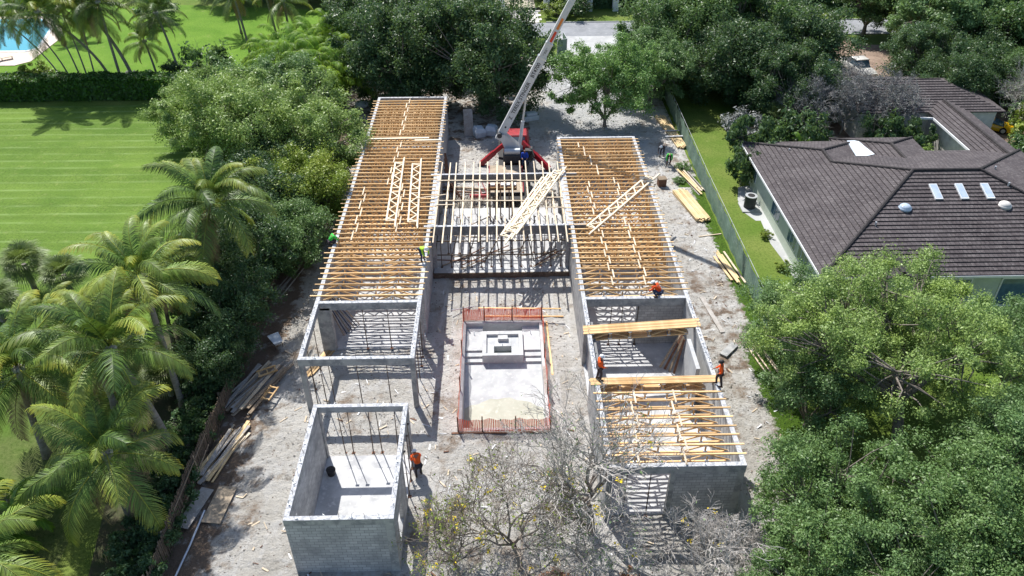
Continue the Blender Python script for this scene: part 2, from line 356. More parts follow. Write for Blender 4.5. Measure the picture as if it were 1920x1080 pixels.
# ---------------------------------------------------------------- ground and setting
def sheet(name, m, x0, x1, y0, y1, z, hole=None, kind='structure'):
    b = MB()
    if hole:
        a, c, d, e = hole
        for q in ((x0, x1, y0, d), (x0, x1, e, y1), (x0, a, d, e), (c, x1, d, e)): b.quad((q[0], q[2], z), (q[1], q[2], z), (q[1], q[3], z), (q[0], q[3], z))
    else: b.quad((x0, y0, z), (x1, y0, z), (x1, y1, z), (x0, y1, z))
    return tag(b.obj(name, m), kind=kind)
def patch(name, m, pts, z): return tag(MB().poly([(x, y, z) for x, y in pts]).obj(name, m), kind='structure')
PX0, PX1, PY0, PY1 = -2.45, 2.5, 31.7, 41.4
sheet('ground', 'rough_grass', -700, 700, -300, 1600, 0, (PX0, PX1, PY0, PY1))
patch('lawn', 'lawn', [(-90, 36), (-19.5, 36), (-19.5, 80.2), (-90, 80.2)], .004)
patch('neighbour_lawn', 'bright_lawn', [(-130, 82.6), (-21, 82.6), (-17, 100), (-17, 113), (-130, 130)], .004)
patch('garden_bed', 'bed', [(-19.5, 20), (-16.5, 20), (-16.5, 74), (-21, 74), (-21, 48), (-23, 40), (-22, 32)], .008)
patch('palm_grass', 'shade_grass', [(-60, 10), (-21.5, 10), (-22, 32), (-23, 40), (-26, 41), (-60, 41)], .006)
patch('mulch_yard', 'mulch', [(32, 68), (75, 62), (75, 96), (46, 97), (43, 106.5), (37, 106.5), (36, 84)], .012)
def relief(x, y):
    return .07+.09*max(0, noise.noise(Vector((x*.22, y*.22, 11))))+.07*noise.noise(Vector((x*.5, y*.5, 1)))+.05*noise.noise(Vector((x*1.7, y*1.7, 5)))+.03*noise.noise(Vector((x*4.5, y*4.5, 9)))
def build_soil():
    xs = np.arange(-16.6, 17.75, .2); ys = np.arange(13, 94.1, .2); nx, ny = len(xs), len(ys)
    xs[np.argmin(abs(xs-PX0))] = PX0; xs[np.argmin(abs(xs-PX1))] = PX1; ys[np.argmin(abs(ys-PY0))] = PY0; ys[np.argmin(abs(ys-PY1))] = PY1
    V = []; mk = []
    for y in ys:
        for x in xs:
            h = max(.018, relief(x, y))
            n = .5+.5*noise.noise(Vector((x*.25, y*.25, 3)))
            g = max(0, min(1, (x-15.1-(.6 if 38 < y < 60 else -.4))/1.9)) if y < 62 else max(0, min(.45, (x-16.4)/2))
            if y < 28: g = max(g, min(.75, max(0, (x-12.6)/3.5)))
            if y < 25.5 and x > -3 : g = max(g, .36*min(1, (25.5-y)/3))
            if x < -15.2: g = max(g, .42*min(1, (-15.2-x)/1.2))
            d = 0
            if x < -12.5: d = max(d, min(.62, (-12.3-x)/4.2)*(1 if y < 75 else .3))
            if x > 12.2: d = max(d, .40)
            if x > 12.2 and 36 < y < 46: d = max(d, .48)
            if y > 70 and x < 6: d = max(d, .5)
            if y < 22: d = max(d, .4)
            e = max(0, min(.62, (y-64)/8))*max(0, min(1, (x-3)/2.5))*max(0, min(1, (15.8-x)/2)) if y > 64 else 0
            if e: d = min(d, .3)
            V.append((x, y, h)); mk.append((g, d, e))
    V = np.array(V); I = np.arange(nx*ny).reshape(ny, nx)
    F = np.stack([I[:-1, :-1], I[:-1, 1:], I[1:, 1:], I[1:, :-1]], -1).reshape(-1, 4)
    c = V[F].mean(1); keep = ~((c[:, 0] > PX0) & (c[:, 0] < PX1) & (c[:, 1] > PY0) & (c[:, 1] < PY1))
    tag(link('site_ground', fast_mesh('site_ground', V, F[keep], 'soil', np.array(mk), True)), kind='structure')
build_soil()
sheet('road', 'asphalt', -16, 200, 101.2, 107.2, .02)
patch('driveway', 'drive_concrete', [(7.4, 84), (15.6, 84), (15.2, 93), (16.6, 101.2), (7.4, 101.2), (8, 93)], .105)
patch('entrance_paving', 'paver', [(-1, 107.2), (5.4, 107.2), (5.4, 120), (-1, 120)], .02)
b = MB()
for i in range(9):
    for j in range(6): b.box(-1+i*.75+(.37 if j % 2 else 0), -1+i*.75+.68+(.37 if j % 2 else 0), 107.4+j*.95, 108.28+j*.95, .024, .05)
tag(b.obj('entrance_slabs', 'stone_white'), kind='structure')
b = MB()
for x0, x1, y in ((-16, 7.2, 101.1), (16.8, 200, 101.1), (-16, -1.2, 107.3), (6.6, 200, 107.3)): b.box(x0, x1, y-.07, y+.07, 0, .12)
tag(b.obj('road_kerb', 'drive_concrete'), kind='structure')

# neighbour's swimming pool with deck, far left
pt = thing('swimming_pool', 'turquoise swimming pool with pale stone deck beyond the hedge on the neighbour\'s lawn', 'swimming pool')
MB().poly([(-90, 92.6, .06), (-58.2, 92.6, .06), (-56.9, 94, .06), (-57.2, 103.8, .06), (-62.3, 112.5, .06), (-90, 112.5, .06)]).obj('deck', 'deck_stone', pt)
MB().poly([(-90, 97.6, .075), (-59.2, 97.6, .075), (-58.2, 98.6, .075), (-60.2, 106.8, .075), (-63.4, 111, .075), (-90, 111, .075)]).obj('water', 'pool_water', pt)
b = MB()
pts = [(-90, 97.6), (-59.2, 97.6), (-58.2, 98.6), (-60.2, 106.8), (-63.4, 111)]
for p, q in zip(pts, pts[1:]): b.bar((*p, .09), (*q, .09), .35, .06)
b.obj('coping', 'white_trim', pt)
def lounger(x, y, rz, label):
    t = thing('sun_lounger', label, 'sun lounger', (x, y, .06), rz, 'sun loungers by the neighbour\'s pool')
    MB().box(-.32, .32, -.9, .35, .3, .36).obj('seat', 'pale_wood', t)
    MB().bar((0, .35, .34), (0, .95, .78), .64, .05).obj('backrest', 'pale_wood', t)
    for sx in (-.28, .28):
        for sy in (-.8, .3): MB().box(sx-.025, sx+.025, sy-.025, sy+.025, 0, .3).obj('leg', 'dark_grey', t)
lounger(-60.3, 94.6, 2.2, 'slatted sun lounger nearest the corner of the stone deck'); lounger(-61.8, 94.2, 2.2, 'sun lounger on the pool deck, left of the one nearest the deck corner')

# ---------------------------------------------------------------- concrete buildings
H = 4.0
ROOM = {}
def shell(name, label):
    return thing(name, label, 'unfinished building')
def wallx(t, x0, x1, y, th=.2, z0=0, z1=3.6, m='block_wall', name='wall'):   # wall running along x, front face at y
    return MB().box(x0, x1, y, y+th, z0, z1).obj(name, m, t)
def wally(t, y0, y1, x, th=.2, z0=0, z1=3.6, m='block_wall', name='wall'):
    return MB().box(x, x+th, y0, y1, z0, z1).obj(name, m, t)
def beamx(t, x0, x1, y, th=.24, z0=3.6, z1=H, m='concrete'):
    MB().box(x0, x1, y, y+th, z0, z1-.03).obj('tie_beam', m, t); cap(t, x0+.003, x1-.003, y+.003, y+th-.003, z1)
def beamy(t, y0, y1, x, th=.24, z0=3.6, z1=H):
    MB().box(x, x+th, y0, y1, z0, z1-.03).obj('tie_beam', 'concrete', t); cap(t, x+.003, x+th-.003, y0+.003, y1-.003, z1)
strap_me = MB().box(-.02, .02, -.003, .003, 0, .28).box(.02, .12, -.003, .003, .24, .28).box(-.06, .06, -.05, .05, 0, .03).mesh('anchor_strap', 'galv')
rodm = MB().tube([(0, 0, 0), (.0, .01, .2), (.05, .02, .34)], .011, 4).mesh('anchor_rod', 'steel')
def cap(t, x0, x1, y0, y1, z1):
    MB().box(x0, x1, y0, y1, z1-.03, z1).obj('beam_top', 'plaster_top', t)
def straps(t, a, b, step=.61, rods=True):
    a = Vector(a); b = Vector(b); n = int((b-a).length/step)
    for i in range(1, n):
        o = link('anchor_strap' if i % 2 or not rods else 'anchor_rod', strap_me if i % 2 or not rods else rodm, t); o.location = a.lerp(b, i/n)
        o.location.x += random.uniform(-.05, .05); o.rotation_euler = (random.uniform(-.2, .2), random.uniform(-.2, .2), random.uniform(0, 6.3))
def col(t, x0, x1, y0, y1, z0=0, z1=3.6): MB().box(x0, x1, y0, y1, z0, z1).obj('column', 'concrete', t)

# corner pavilion (front left)
pv = shell('block_pavilion', 'small roofless concrete block pavilion with white slab at the front left corner')
MB().box(-9.95, -5.1, 22.5, 29.7, 0, .17).obj('slab', 'slab', pv)
wally(pv, 22.66, 29.55, -10.0, .2); wallx(pv, -10.003, -5.45, 22.45, .2)
col(pv, -5.45, -5.05, 22.448, 22.75); col(pv, -10.003, -9.72, 29.55, 29.85); col(pv, -5.3, -5.047, 29.55, 29.85); col(pv, -5.27, -5.052, 26.1, 26.4)
wally(pv, 22.75, 23.5, -5.26, .2); wally(pv, 24.9, 26.1, -5.26, .2); wally(pv, 23.5, 24.9, -5.26, .2, 0, .9); wally(pv, 23.5, 24.9, -5.26, .2, 2.5, 3.6)
beamy(pv, 22.69, 29.61, -10.02); beamy(pv, 22.69, 29.61, -5.27); beamx(pv, -10.02, -5.03, 22.445); beamx(pv, -10.02, -5.03, 29.615)
straps(pv, (-9.9, 22.7, H), (-9.9, 29.6, H)); straps(pv, (-5.15, 22.7, H), (-5.15, 29.6, H)); straps(pv, (-10, 22.56, H), (-5.1, 22.56, H)); straps(pv, (-10, 29.73, H), (-5.1, 29.73, H), 1.2)

# left wing with the open frame in front
lw = shell('left_wing', 'long left wing of concrete block walls under timber trusses with open beam frame')
MB().box(-11.5, -5.1, 38.9, 71.5, 0, .17).obj('slab', 'slab', lw)
wally(lw, 39.2, 71.5, -11.6, .2); wally(lw, 40.4, 71.5, -5.22, .2); wallx(lw, -11.6, -5.02, 71.5, .2); wallx(lw, -11.39, -5.23, 55.4, .2, .17); wallx(lw, -11.39, -5.23, 62.2, .2, .17, 3.2)
col(lw, -11.603, -10.75, 38.72, 39.2); col(lw, -5.3, -5.03, 38.72, 39.05)
beamy(lw, 33.7, 71.47, -11.61, .25, 3.55); beamy(lw, 33.7, 71.47, -5.26, .25, 3.55); beamx(lw, -11.36, -5.263, 38.72, .26, 3.45); beamx(lw, -11.613, -5.007, 33.44, .26, 3.5); beamx(lw, -11.61, -5.01, 71.473, .24)
col(lw, -11.6, -11.32, 33.45, 33.73, 0, 3.5); col(lw, -5.3, -5.02, 33.45, 33.73, 0, 3.5)
straps(lw, (-11.48, 33.8, H), (-11.48, 38.6, H)); straps(lw, (-5.14, 33.8, H), (-5.14, 38.6, H)); straps(lw, (-11.4, 33.57, H), (-5.2, 33.57, H), .7); straps(lw, (-11.3, 38.85, H), (-5.3, 38.85, H), 1.2)
straps(lw, (-5.08, 56, H), (-5.08, 71, H), .9, False)

# right wing
rw = shell('right_wing', 'long right wing of concrete block walls with timber trusses over both ends')
MB().box(5.1, 11.6, 25.45, 62.2, 0, .17).obj('slab', 'slab', rw)
wally(rw, 37, 62.1, 5.0, .2, m='concrete'); wally(rw, 25.42, 33.4, 5.0, .2, m='concrete'); wally(rw, 33.4, 37, 5.3, .2, .17)
wally(rw, 25.42, 62.1, 11.5, .2, m='smooth_wall'); wallx(rw, 5.0, 11.7, 62.1, .2); wallx(rw, 5.25, 11.5, 48.5, .2, .17, 3.35); wallx(rw, 8.5, 11.5, 38.95, .2, .17, 3.4)
wallx(rw, 8.35, 11.35, 25.2, .2); col(rw, 11.35, 11.703, 25.197, 25.6); col(rw, 8.1, 8.35, 25.197, 25.45); col(rw, 4.997, 5.3, 25.197, 25.45); wally(rw, 32.2, 34.8, 10.75, .22, .17, 3.97, 'smooth_wall')
beamy(rw, 25.44, 62.08, 4.985, .25); beamy(rw, 25.44, 62.08, 11.475, .25); beamx(rw, 5.237, 11.473, 38.75, .26, 3.4); beamx(rw, 4.985, 11.725, 25.19, .25, 3.5); beamx(rw, 4.985, 11.725, 62.083, .24)
straps(rw, (5.1, 31.9, H), (5.1, 38.6, H), .5); straps(rw, (11.6, 31.9, H), (11.6, 38.6, H), .4, False); straps(rw, (5.3, 38.88, H), (11.4, 38.88, H), 1.2); straps(rw, (5.1, 25.3, H), (11.6, 25.3, H), .9)
straps(rw, (11.62, 40, H), (11.62, 61, H), 1.25, False)
# formwork panel bracing the left wall, steps in the outer face
MB().bar((5.9, 36.4, .2), (5.25, 37.6, 2.2), .1, .05).obj('brace', 'wood', rw)

# centre hall
ch = shell('central_hall', 'central concrete hall between the two wings, beams over a white slab')
MB().box(-4.95, 4.95, 46.9, 56.4, 0, .42).obj('slab', 'slab', ch)
beamx(ch, -5.5, 6.1, 47.6, .2, 3.3, 4.03, 'shaded_concrete'); beamx(ch, -5.5, 6.1, 55.5, .2, 3.3, 4.03, 'shaded_concrete')
MB().box(-5.0, 5.0, 46.8, 46.895, 0, .5).obj('form_board', 'dark_wood', ch)
beamy(ch, 47.845, 55.495, -5.0, .28, 3.65, 4.02); beamy(ch, 47.845, 55.495, 5.0-.28, .28, 3.65, 4.02)
for x in (-5.0, 4.72):
    for y in (47.62, 55.52): col(ch, x, x+.26, y, y+.2, 0, 3.3)
straps(ch, (-5.3, 47.75, 4.03), (5.9, 47.75, 4.03), .7, False)

# ---------------------------------------------------------------- timber trusses
def truss_meshes(L, o, bot0, bot1, depth=.5, nweb=8, m='wood', th=.04):
    """along local x from 0..L; o = bearing height of top chord underside"""
    out = [('top_chord', MB().box(0, L, -.045, .045, 0, th).box(.25, L-.25, -.042, .042, -.042, -.002).mesh('top_chord', m)),
           ('bottom_chord', MB().box(bot0, bot1, -.045, .045, -depth-th, -depth+.04).mesh('bottom_chord', m))]
    if nweb == 5:
        u = (bot1-bot0)/5; xs = [bot0+u*i for i in range(6)]
        for i in range(1, 5): out.append(('web_member', MB().box(xs[i]-.042, xs[i]+.042, -.02, .02, -depth+.04, -.042).mesh('web_member', m)))
        for i, up_ in ((0, 0), (1, 1), (3, 0), (4, 1)):
            za, zb = ((-depth+.05, -.05), (-.05, -depth+.05))[up_]
            out.append(('web_member', MB().bar((xs[i]+.06, 0, za), (xs[i+1]-.05, 0, zb), .038, .085).mesh('web_member', m)))
        for x in (bot0+.12, xs[1], xs[2], xs[3], xs[4], bot1-.12):
            for z in ((-.1, -.02), (-depth, -depth+.075)): out.append(('nail_plate', MB().box(x-.1, x+.1, -.047, .047, *z).mesh('nail_plate', 'galv')))
        return out
    n = nweb; mid = (bot0+bot1)/2
    xs = [bot0+.12]+[bot0+(bot1-bot0)*(i+.5)/n for i in range(n)]+[bot1-.12]
    for i in range(len(xs)-1):
        a, b2 = (xs[i], xs[i+1])
        if i == n//2: # chase opening: two uprights
            for q in (a, b2): out.append(('web_member', MB().box(q-.04, q+.04, -.02, .02, -depth+.04, -.042).mesh('web_member', m)))
            continue
        za, zb = (-.05, -depth+.05) if i % 2 == 0 else (-depth+.05, -.05)
        out.append(('web_member', MB().bar((a, 0, za), (b2, 0, zb), max(.038, th*.8), .085).mesh('web_member', m)))
    out.append(('end_post', MB().box(bot0, bot0+.085, -.04, .04, -depth+.04, -.042).mesh('end_post', m)))
    out.append(('end_post', MB().box(bot1-.085, bot1, -.04, .04, -depth+.04, -.042).mesh('end_post', m)))
    return out
T_new = truss_meshes(7.05, 0, .42, 6.35, .5, 5); T_old = truss_meshes(7.05, 0, .42, 6.35, .68, 14)
T_pale = truss_meshes(11.0, 0, .9, 10.1, .62, 14, 'cut_wood', .085); T_mid = truss_meshes(12.2, 0, 2.3, 9.7, .42, 8, 'pale_wood')
def truss(meshes, loc, rz, label, group, flat=False, tilt=0, parts=None):
    t = thing('roof_truss', label, 'truss', loc, rz, group)
    t.rotation_euler = ((R(90) if flat else 0), tilt, rz)
    for n, me in meshes: link(n, me, t)
    return t
j = lambda s: random.uniform(-s, s)
y = 39.5
while y < 71.2:
    if not 61.95 < y < 62.7:
        truss(T_old if y > 44.5 else T_new, (-11.92+j(.12), y+j(.02), H), j(.006), 'timber floor truss spanning the left wing from wall to wall', 'trusses set across the left wing')
    y += .612
y = 39.7
while y < 61.9:
    truss(T_old if y > 43 else T_new, (4.83+j(.12), y+j(.02), H), j(.006), 'timber floor truss spanning the back of the right wing', 'trusses set across the back of the right wing'); y += .612
for i in range(8): truss(T_new, (4.85+j(.06), 25.95+i*.628, H), j(.004), 'timber truss over the front end of the right wing, white slab below', 'trusses set across the front of the right wing')
for i in range(8): truss(T_new, (4.78+j(.03), 35.35+i*.1, H), R(4.6), 'golden timber truss in the tight slanting bundle on the right wing walls', 'slanting bundle of trusses resting on the right wing')
for i in range(5): truss(T_new, (4.72+j(.06), 31.02+i*.11, H), R(.8), 'golden timber truss in the narrow bundle between the two standing workers in orange', 'bundle of trusses between the two workers')
for i, x in enumerate([-4.7, -4.08, -3.47, -2.83, -2.2, -1.57, -.94, -.32, .31, .95, 1.6, 2.15, 2.8, 3.4, 4.0, 4.6]):
    truss(T_mid, (x+j(.03), 45.45+j(.15), 4.03), R(90)+j(.006), 'slim pale truss laid front to back over the central hall', 'trusses set over the central hall')
def flat(meshes, a, b, z, label, group, tz=0):
    d = Vector((b[0]-a[0], b[1]-a[1], 0)); return truss(meshes, (a[0], a[1], z), math.atan2(d.y, d.x), label, group, True, tz)
flat(T_pale, (-7.55, 47.4), (-7.9, 58.4), 4.16, 'loose pale truss lying flat on the left wing, left one of two', 'loose trusses lying flat on the roof')
flat(T_pale, (-5.95, 47.2), (-6.5, 58.3), 4.16, 'loose pale truss lying flat on the left wing, close to the central hall', 'loose trusses lying flat on the roof')
for i, (dx, z) in enumerate(((0, 4.14), (.45, 4.2), (.85, 4.26))):
    flat(T_pale, (.25+dx*.9, 45.3+(-.25+i*.5)), (4.6+dx*.8, 56.2), z, ('leftmost', 'middle', 'rightmost')[i]+' of three pale trusses lying slantwise over the central hall', 'loose trusses lying flat on the roof')
flat(T_pale, (6.1, 46.1), (12.6, 55.0), 4.16, 'loose pale truss lying slantwise across the right wing', 'loose trusses lying flat on the roof')
# bracing boards on top of trusses
bb = {}
def board_me(L, w, h, m):
    k = (round(L, 2), w, h, m)
    if k not in bb: bb[k] = MB().box(-L/2, L/2, -w/2, w/2, 0, h).mesh('board', m)
    return bb[k]
def board(x, y, z, L, rz, label, group, m='pale_wood', w=.09, h=.04, tilt=0, name='board', cat='board'):
    o = link(name, board_me(L, w, h, m)); o.location = (x, y, z); o.rotation_euler = (0, tilt, rz); return tag(o, label, cat, group)
def brace_line(x0, y0, x1, y1, n, where, z=4.05):
    for i in range(n):
        f = (i+.5)/n; L = (y1-y0)/n*1.15
        board(x0+(x1-x0)*f+(.1 if i % 2 else -.1), y0+(y1-y0)*f, z, L, R(90), 'short pale bracing board %s' % where, 'bracing boards %s' % where)
brace_line(-8.6, 63, -8.6, 71, 8, 'at the far end of the left wing'); brace_line(-8.7, 54, -8.5, 61.5, 8, 'down the middle of the left wing')
brace_line(-7.3, 47, -7.5, 54, 7, 'beside the loose trusses of the left wing'); brace_line(-10.3, 46, -10.4, 53.5, 7, 'near the left edge of the left wing')
brace_line(8, 55.2, 6.7, 61, 7, 'at the far end of the right wing'); brace_line(6.9, 49, 6.8, 54, 6, 'in the middle of the right wing, left side'); brace_line(9.2, 50, 9.0, 54.6, 5, 'in the middle of the right wing, right side')
brace_line(7.2, 40.2, 7.0, 47.5, 9, 'near the crouching worker, left side'); brace_line(9.3, 40.2, 9.0, 48.5, 9, 'near the crouching worker, right side')
brace_line(6.6, 25.3, 6.9, 30.4, 6, 'over the front right room, left side'); brace_line(8.9, 25.3, 9.0, 30.4, 6, 'over the front right room, right side')
for (x, y, L) in ((-3.2, 54.4, 3.6), (-.2, 54.3, 3.6), (3, 54.2, 3.4), (-2.6, 51.2, 4), (.8, 51.1, 4), (3.5, 51.5, 2.4), (-4.2, 50.6, 1.4), (4.1, 50, 1.4)):
    board(x, y, 4.09, L, j(.03), 'thin board nailed crosswise over the central hall trusses', 'cross boards over the central hall')
board(-8.8, 62.35, 4.02, 5.4, .01, 'long white board along the cross wall gap of the left wing', 'boards at the left wing gap', 'cut_wood', .2, .05); board(-6.2, 61.85, 4.06, 2.2, .02, 'short white board at the right end of the left wing gap', 'boards at the left wing gap', 'cut_wood', .2, .05)
board(-5.2, 51.7, 4.2, 2.2, .25, 'single board bridging from left wing trusses to the central hall beam', None)

# ---------------------------------------------------------------- shoring posts
ps = [('plate', MB().box(-.09, .09, -.09, .09, 0, .015).mesh('plate', 'rust')), ('outer_tube', MB().cyl(0, 0, .015, 1.8, .032, 8).mesh('outer_tube', 'steel')),
      ('inner_tube', MB().cyl(0, 0, 1.8, 3.42, .025, 8).mesh('inner_tube', 'steel')), ('handle', MB().tube([(-.12, 0, 1.8), (.12, 0, 1.8)], .012, 6).mesh('handle', 'steel')),
      ('head_plate', MB().box(-.1, .1, -.07, .07, 3.42, 3.44).mesh('head_plate', 'steel'))]
leaning_later = []
def shore(x, y, z0=.06, where='', h=None, lean=(0, 0)):
    t = thing('shoring_post', 'thin rusty steel shoring post '+where, 'shoring post', (x, y, z0), j(1), 'shoring posts '+where)
    t.scale = (1, 1, ((h or 3.55)-z0)/3.44); t.rotation_euler = (lean[0]+j(.015), lean[1]+j(.015), 0)
    for n, me in ps: link(n, me, t)
for x in (-11.0, -10.45, -9.95, -8.35, -6.65): shore(x, 33.6, where='under the front beam of the open frame', h=3.5)
for y in (34.7, 35.9, 37.2, 38.1): shore(-5.14, y, where='under the right beam of the open frame')
for y in (35.2, 37): shore(-11.48, y, where='under the left beam of the open frame')
for x in (-8.75, -7.2): shore(x, 38.85, .17, 'in the opening of the left wing', 3.45)
for x in (-8.85, -8.4, -7.3, -6.8, -5.9): shore(x, 30.0, where='under the far beam of the front pavilion')
for y in (26.9, 27.9, 28.8): shore(-5.0, y, where='beside the front pavilion near the bending worker')
for x in np.linspace(-4.4, 4.4, 13): shore(x, 47.75, .42, 'in the row under the near beam of the central hall', 3.65)
for x in np.linspace(-4.2, 4.2, 9): shore(x, 55.6, .06, 'in the row under the far beam of the central hall', 3.65)
for x, y in ((-3.2, 52.5), (-1.8, 51.2), (1.9, 52.4), (3.6, 51.4)): shore(x, y, .42, 'standing inside the central hall', 3.5)
for x in (6.9, 7.6, 8.6): shore(x, 38.9, .17, 'in the opening behind the slanting truss bundle', 3.4)
for x in (6.0, 7.2): shore(x, 25.35, .1, 'in the doorway of the right wing front wall', 3.5)

for x in np.linspace(-4.0, 4.1, 11): shore(x, 49.6, .42, 'in the second row inside the central hall', 3.6)
for k, z in enumerate((1.3, 2.5)): board(0, 47.98, z, 9.4, j(.01), 'dark rail tied across the shoring posts, '+('lower' if k == 0 else 'upper')+' one', 'rails across the shoring posts', 'dark_wood', .05, .08)
for i in range(7): leaning_later.append((-3.8+1.25*i, 48.6+j(.5), .45, -3.2+1.25*i+j(1.4), 50.2+j(.6), 3.0))
# timber form inside the central hall
tf = thing('timber_form', 'brown timber portal form standing under the far beam of the central hall', 'formwork', (.1, 54.6, 0))
MB().box(-1.15, 1.2, -.25, .3, 3.2, 3.5).obj('header', 'rust', tf); MB().box(-1.1, 1.15, -.32, -.253, 3.4, 3.48).obj('ledger', 'wood', tf)
for x in (-.95, .85): MB().box(x-.07, x+.07, -.2, -.05, .4, 3.2).obj('post', 'old_wood', tf)
for x in (-.5, .25, .6, -.1): MB().box(x-.05, x+.05, 0, .1, .42, 3.2).obj('stud', 'old_wood', tf)
for x in (-.7, .1, .5, 1.0): MB().box(x-.16, x+.16, -.1, .25, 3.5, 3.62).obj('block', 'white_trim', tf)
for i in range(16):
    x, y = random.uniform(-3.6, 3.8), random.uniform(47.4, 53.5)
    board(x, y, .44+.03*i, random.uniform(2, 4.6), random.choice((j(.25), j(.12), .5+j(.4))), 'long thin plank lying on the white slab of the central hall', 'planks strewn in the central hall', 'old_wood' if i % 3 else 'rust', .09, .04)
def leaning(x0, y0, z0, x1, y1, z1, w, h, m, label, group=None):
    o = MB().bar((0, 0, 0), (x1-x0, y1-y0, z1-z0), w, h).obj('leaning_board', m); o.location = (x0, y0, z0); return tag(o, label, 'board', group)
for q_ in leaning_later: leaning(*q_, .07, .05, 'dark_wood', 'dark diagonal brace between shoring posts in the central hall', 'diagonal braces in the central hall')
for i in range(5): leaning(-4.3+.28*i, 60.3-i*.5, .1, -4.75, 61.5-i*.6, 3.0-.2*i, .2, .05, 'rust', 'rust-brown plank leaning on the left wing wall behind the central hall', 'rust-brown planks leaning on the left wing')
for i in range(4): leaning(9.9+.25*i, 36.6-i*.2, .2, 11.2, 37.5-i*.25, 2.3, .14, .05, 'rust' if i % 2 else 'old_wood', 'reddish board leaning in the corner of the right wing room', 'boards leaning in the right wing corner')
for i in range(7): leaning(-10.5+.14*i, 40.2+.2*i, .2, -11.3, 40.4+.2*i, 2.6, .05, .05, 'navy_cloth' if i % 2 else 'old_wood', 'dark pole leaning in the left corner of the left wing opening', 'dark poles leaning in the left wing')
for i in range(5): board(-11.9+.13*i, 37.8+j(.2), .1+.04*(i % 3), 3.0, R(68)+j(.06), 'yellow plank in the small heap beside the left wing column', 'yellow planks beside the left wing column', 'wood', .15)
MB_r = MB().ball((0, 0, .2), (.4, .3, .22), 10); o = MB_r.obj('rubble_heap', 'rock', None); o.location = (-6.1, 37.6, 0); tag(o, 'small pale rubble heap under the open frame near its right beam', 'rubble')

# ---------------------------------------------------------------- pool under construction
pl = thing('pool_shell', 'raw concrete swimming pool shell with raised spa in the middle of the site', 'pool')
D = -1.35
b = MB(); b.quad((PX0, PY0, D+.05), (PX1, PY0, D+.05), (PX1, 38.2, -.6), (PX0, 38.2, -.6)).quad((PX0, 38.2, -.6), (PX1, 38.2, -.6), (PX1, PY1, -.6), (PX0, PY1, -.6)).obj('floor', 'gunite', pl)
b = MB()
t_ = .18
b.box(PX0-t_, PX0, PY0-t_, PY1+t_, D-.1, .12).box(PX1, PX1+t_, PY0-t_, PY1+t_, D-.1, .12).box(PX0, PX1, PY0-t_, PY0, D-.1, .12).box(PX0, PX1, PY1, PY1+t_, D-.1, .12)
b.obj('side_wall', 'gunite', pl)
for x0, x1 in ((PX0, -1.32), (1.34, PX1)):
    for i, (y0, z) in enumerate(((38.1, -.46), (38.5, -.33), (38.95, -.2))): MB().box(x0+.002*i, x1-.002*i, y0, (38.499, 38.949)[i] if i < 2 else PY1-.003, -.7, z).obj('step', 'gunite', pl)
b = MB(); b.box(-1.32, 1.34, 38.1, 38.35, -.8, .08).box(-1.32, -1.05, 38.35, 40.6, -.8, .08).box(1.07, 1.34, 38.35, 40.6, -.8, .08).box(-1.05, 1.07, 40.25, 40.6, -.8, .08)
b.box(-1.05, -.56, 38.35, 40.25, -.8, -.12).box(.58, 1.07, 38.35, 40.25, -.8, -.12).box(-.56, .58, 39.25, 40.25, -.8, -.12).box(-.3, .35, 39.7, 40.1, -.12, .12)
b.obj('spa', 'gunite', pl, bevel=.015)
MB().box(-.559, .579, 38.352, 39.248, -.7, -.55).obj('spa_floor', 'mud', pl)
pts = [(PX0+.05, PY0+.01)]+[(PX0+.05+(PX1-PX0-.1)*i/12, PY0+2.7+.8*math.sin(math.pi*i/12)+.08*math.sin(i*2.1)) for i in range(13)]+[(PX1-.05, PY0+.01)]
zf = lambda y: D+.05+(-.6-D-.05)*(y-PY0)/(38.2-PY0)+.006
MB().poly([(x, y, zf(y)) for x, y in pts]).obj('muddy_water', 'mud', pl)
for x, y in ((-1.9, 40.6), (1.9, 40.6), (.0, 39.3)): MB().cyl(x, y, -.3, .05, .025, 6).obj('pipe_stub', 'pvc', pl)
pf = thing('safety_fence', 'orange plastic mesh safety fence with rusty posts around the unfinished pool', 'fence')
fx0, fx1, fy0, fy1 = -2.62, 2.68, 31.42, 41.75
def mesh_panel(a, b, z0=.08, z1=1.15, sag=.12):
    n = 24; q = MB(); A = Vector(a); B = Vector(b); d = (B-A); pn = Vector((-d.y, d.x, 0)).normalized()
    for i in range(n):
        P = [A.lerp(B, k/n) for k in (i, i+1)]; w = [pn*.05*math.sin(k*1.7) for k in (i, i+1)]; h = [z1-sag*math.sin(math.pi*((k/n*3) % 1)) for k in (i, i+1)]
        q.quad((P[0].x, P[0].y, z0), (P[1].x, P[1].y, z0), (P[1].x+w[1].x, P[1].y+w[1].y, h[1]), (P[0].x+w[0].x, P[0].y+w[0].y, h[0]))
    return q.obj('mesh_panel', 'orange_mesh', pf)
mesh_panel((fx0, fy0), (fx1, fy0)); mesh_panel((fx0, fy1), (fx1, fy1)); mesh_panel((fx0, fy0), (fx0, fy1)); mesh_panel((fx1, fy0), (fx1+.06, fy1), sag=.3)
for x, y in [(fx0, fy0), (fx0+1.4, fy0), (fx0+3.3, fy0), (fx1, fy0), (fx0, fy1), (fx0+1.4, fy1), (fx0+3.3, fy1), (fx1, fy1)]+[(fx0, fy0+k) for k in (3.4, 6.8)]+[(fx1, fy0+k) for k in (3, 6.4)]:
    MB().box(x-.035, x+.035, y-.035, y+.035, 0, 1.3).obj('post', 'rust', pf)
o = board(-.2, 31.28, .1, 5.6, 0, 'rust-stained kerb board along the near edge of the pool', None, 'rust', .12, .08)
board(1.2, 41.95, .9, 5.6, -.04, 'long golden plank lying over the far pool fence, upper one', 'planks at the pool', 'wood', .1, .05)
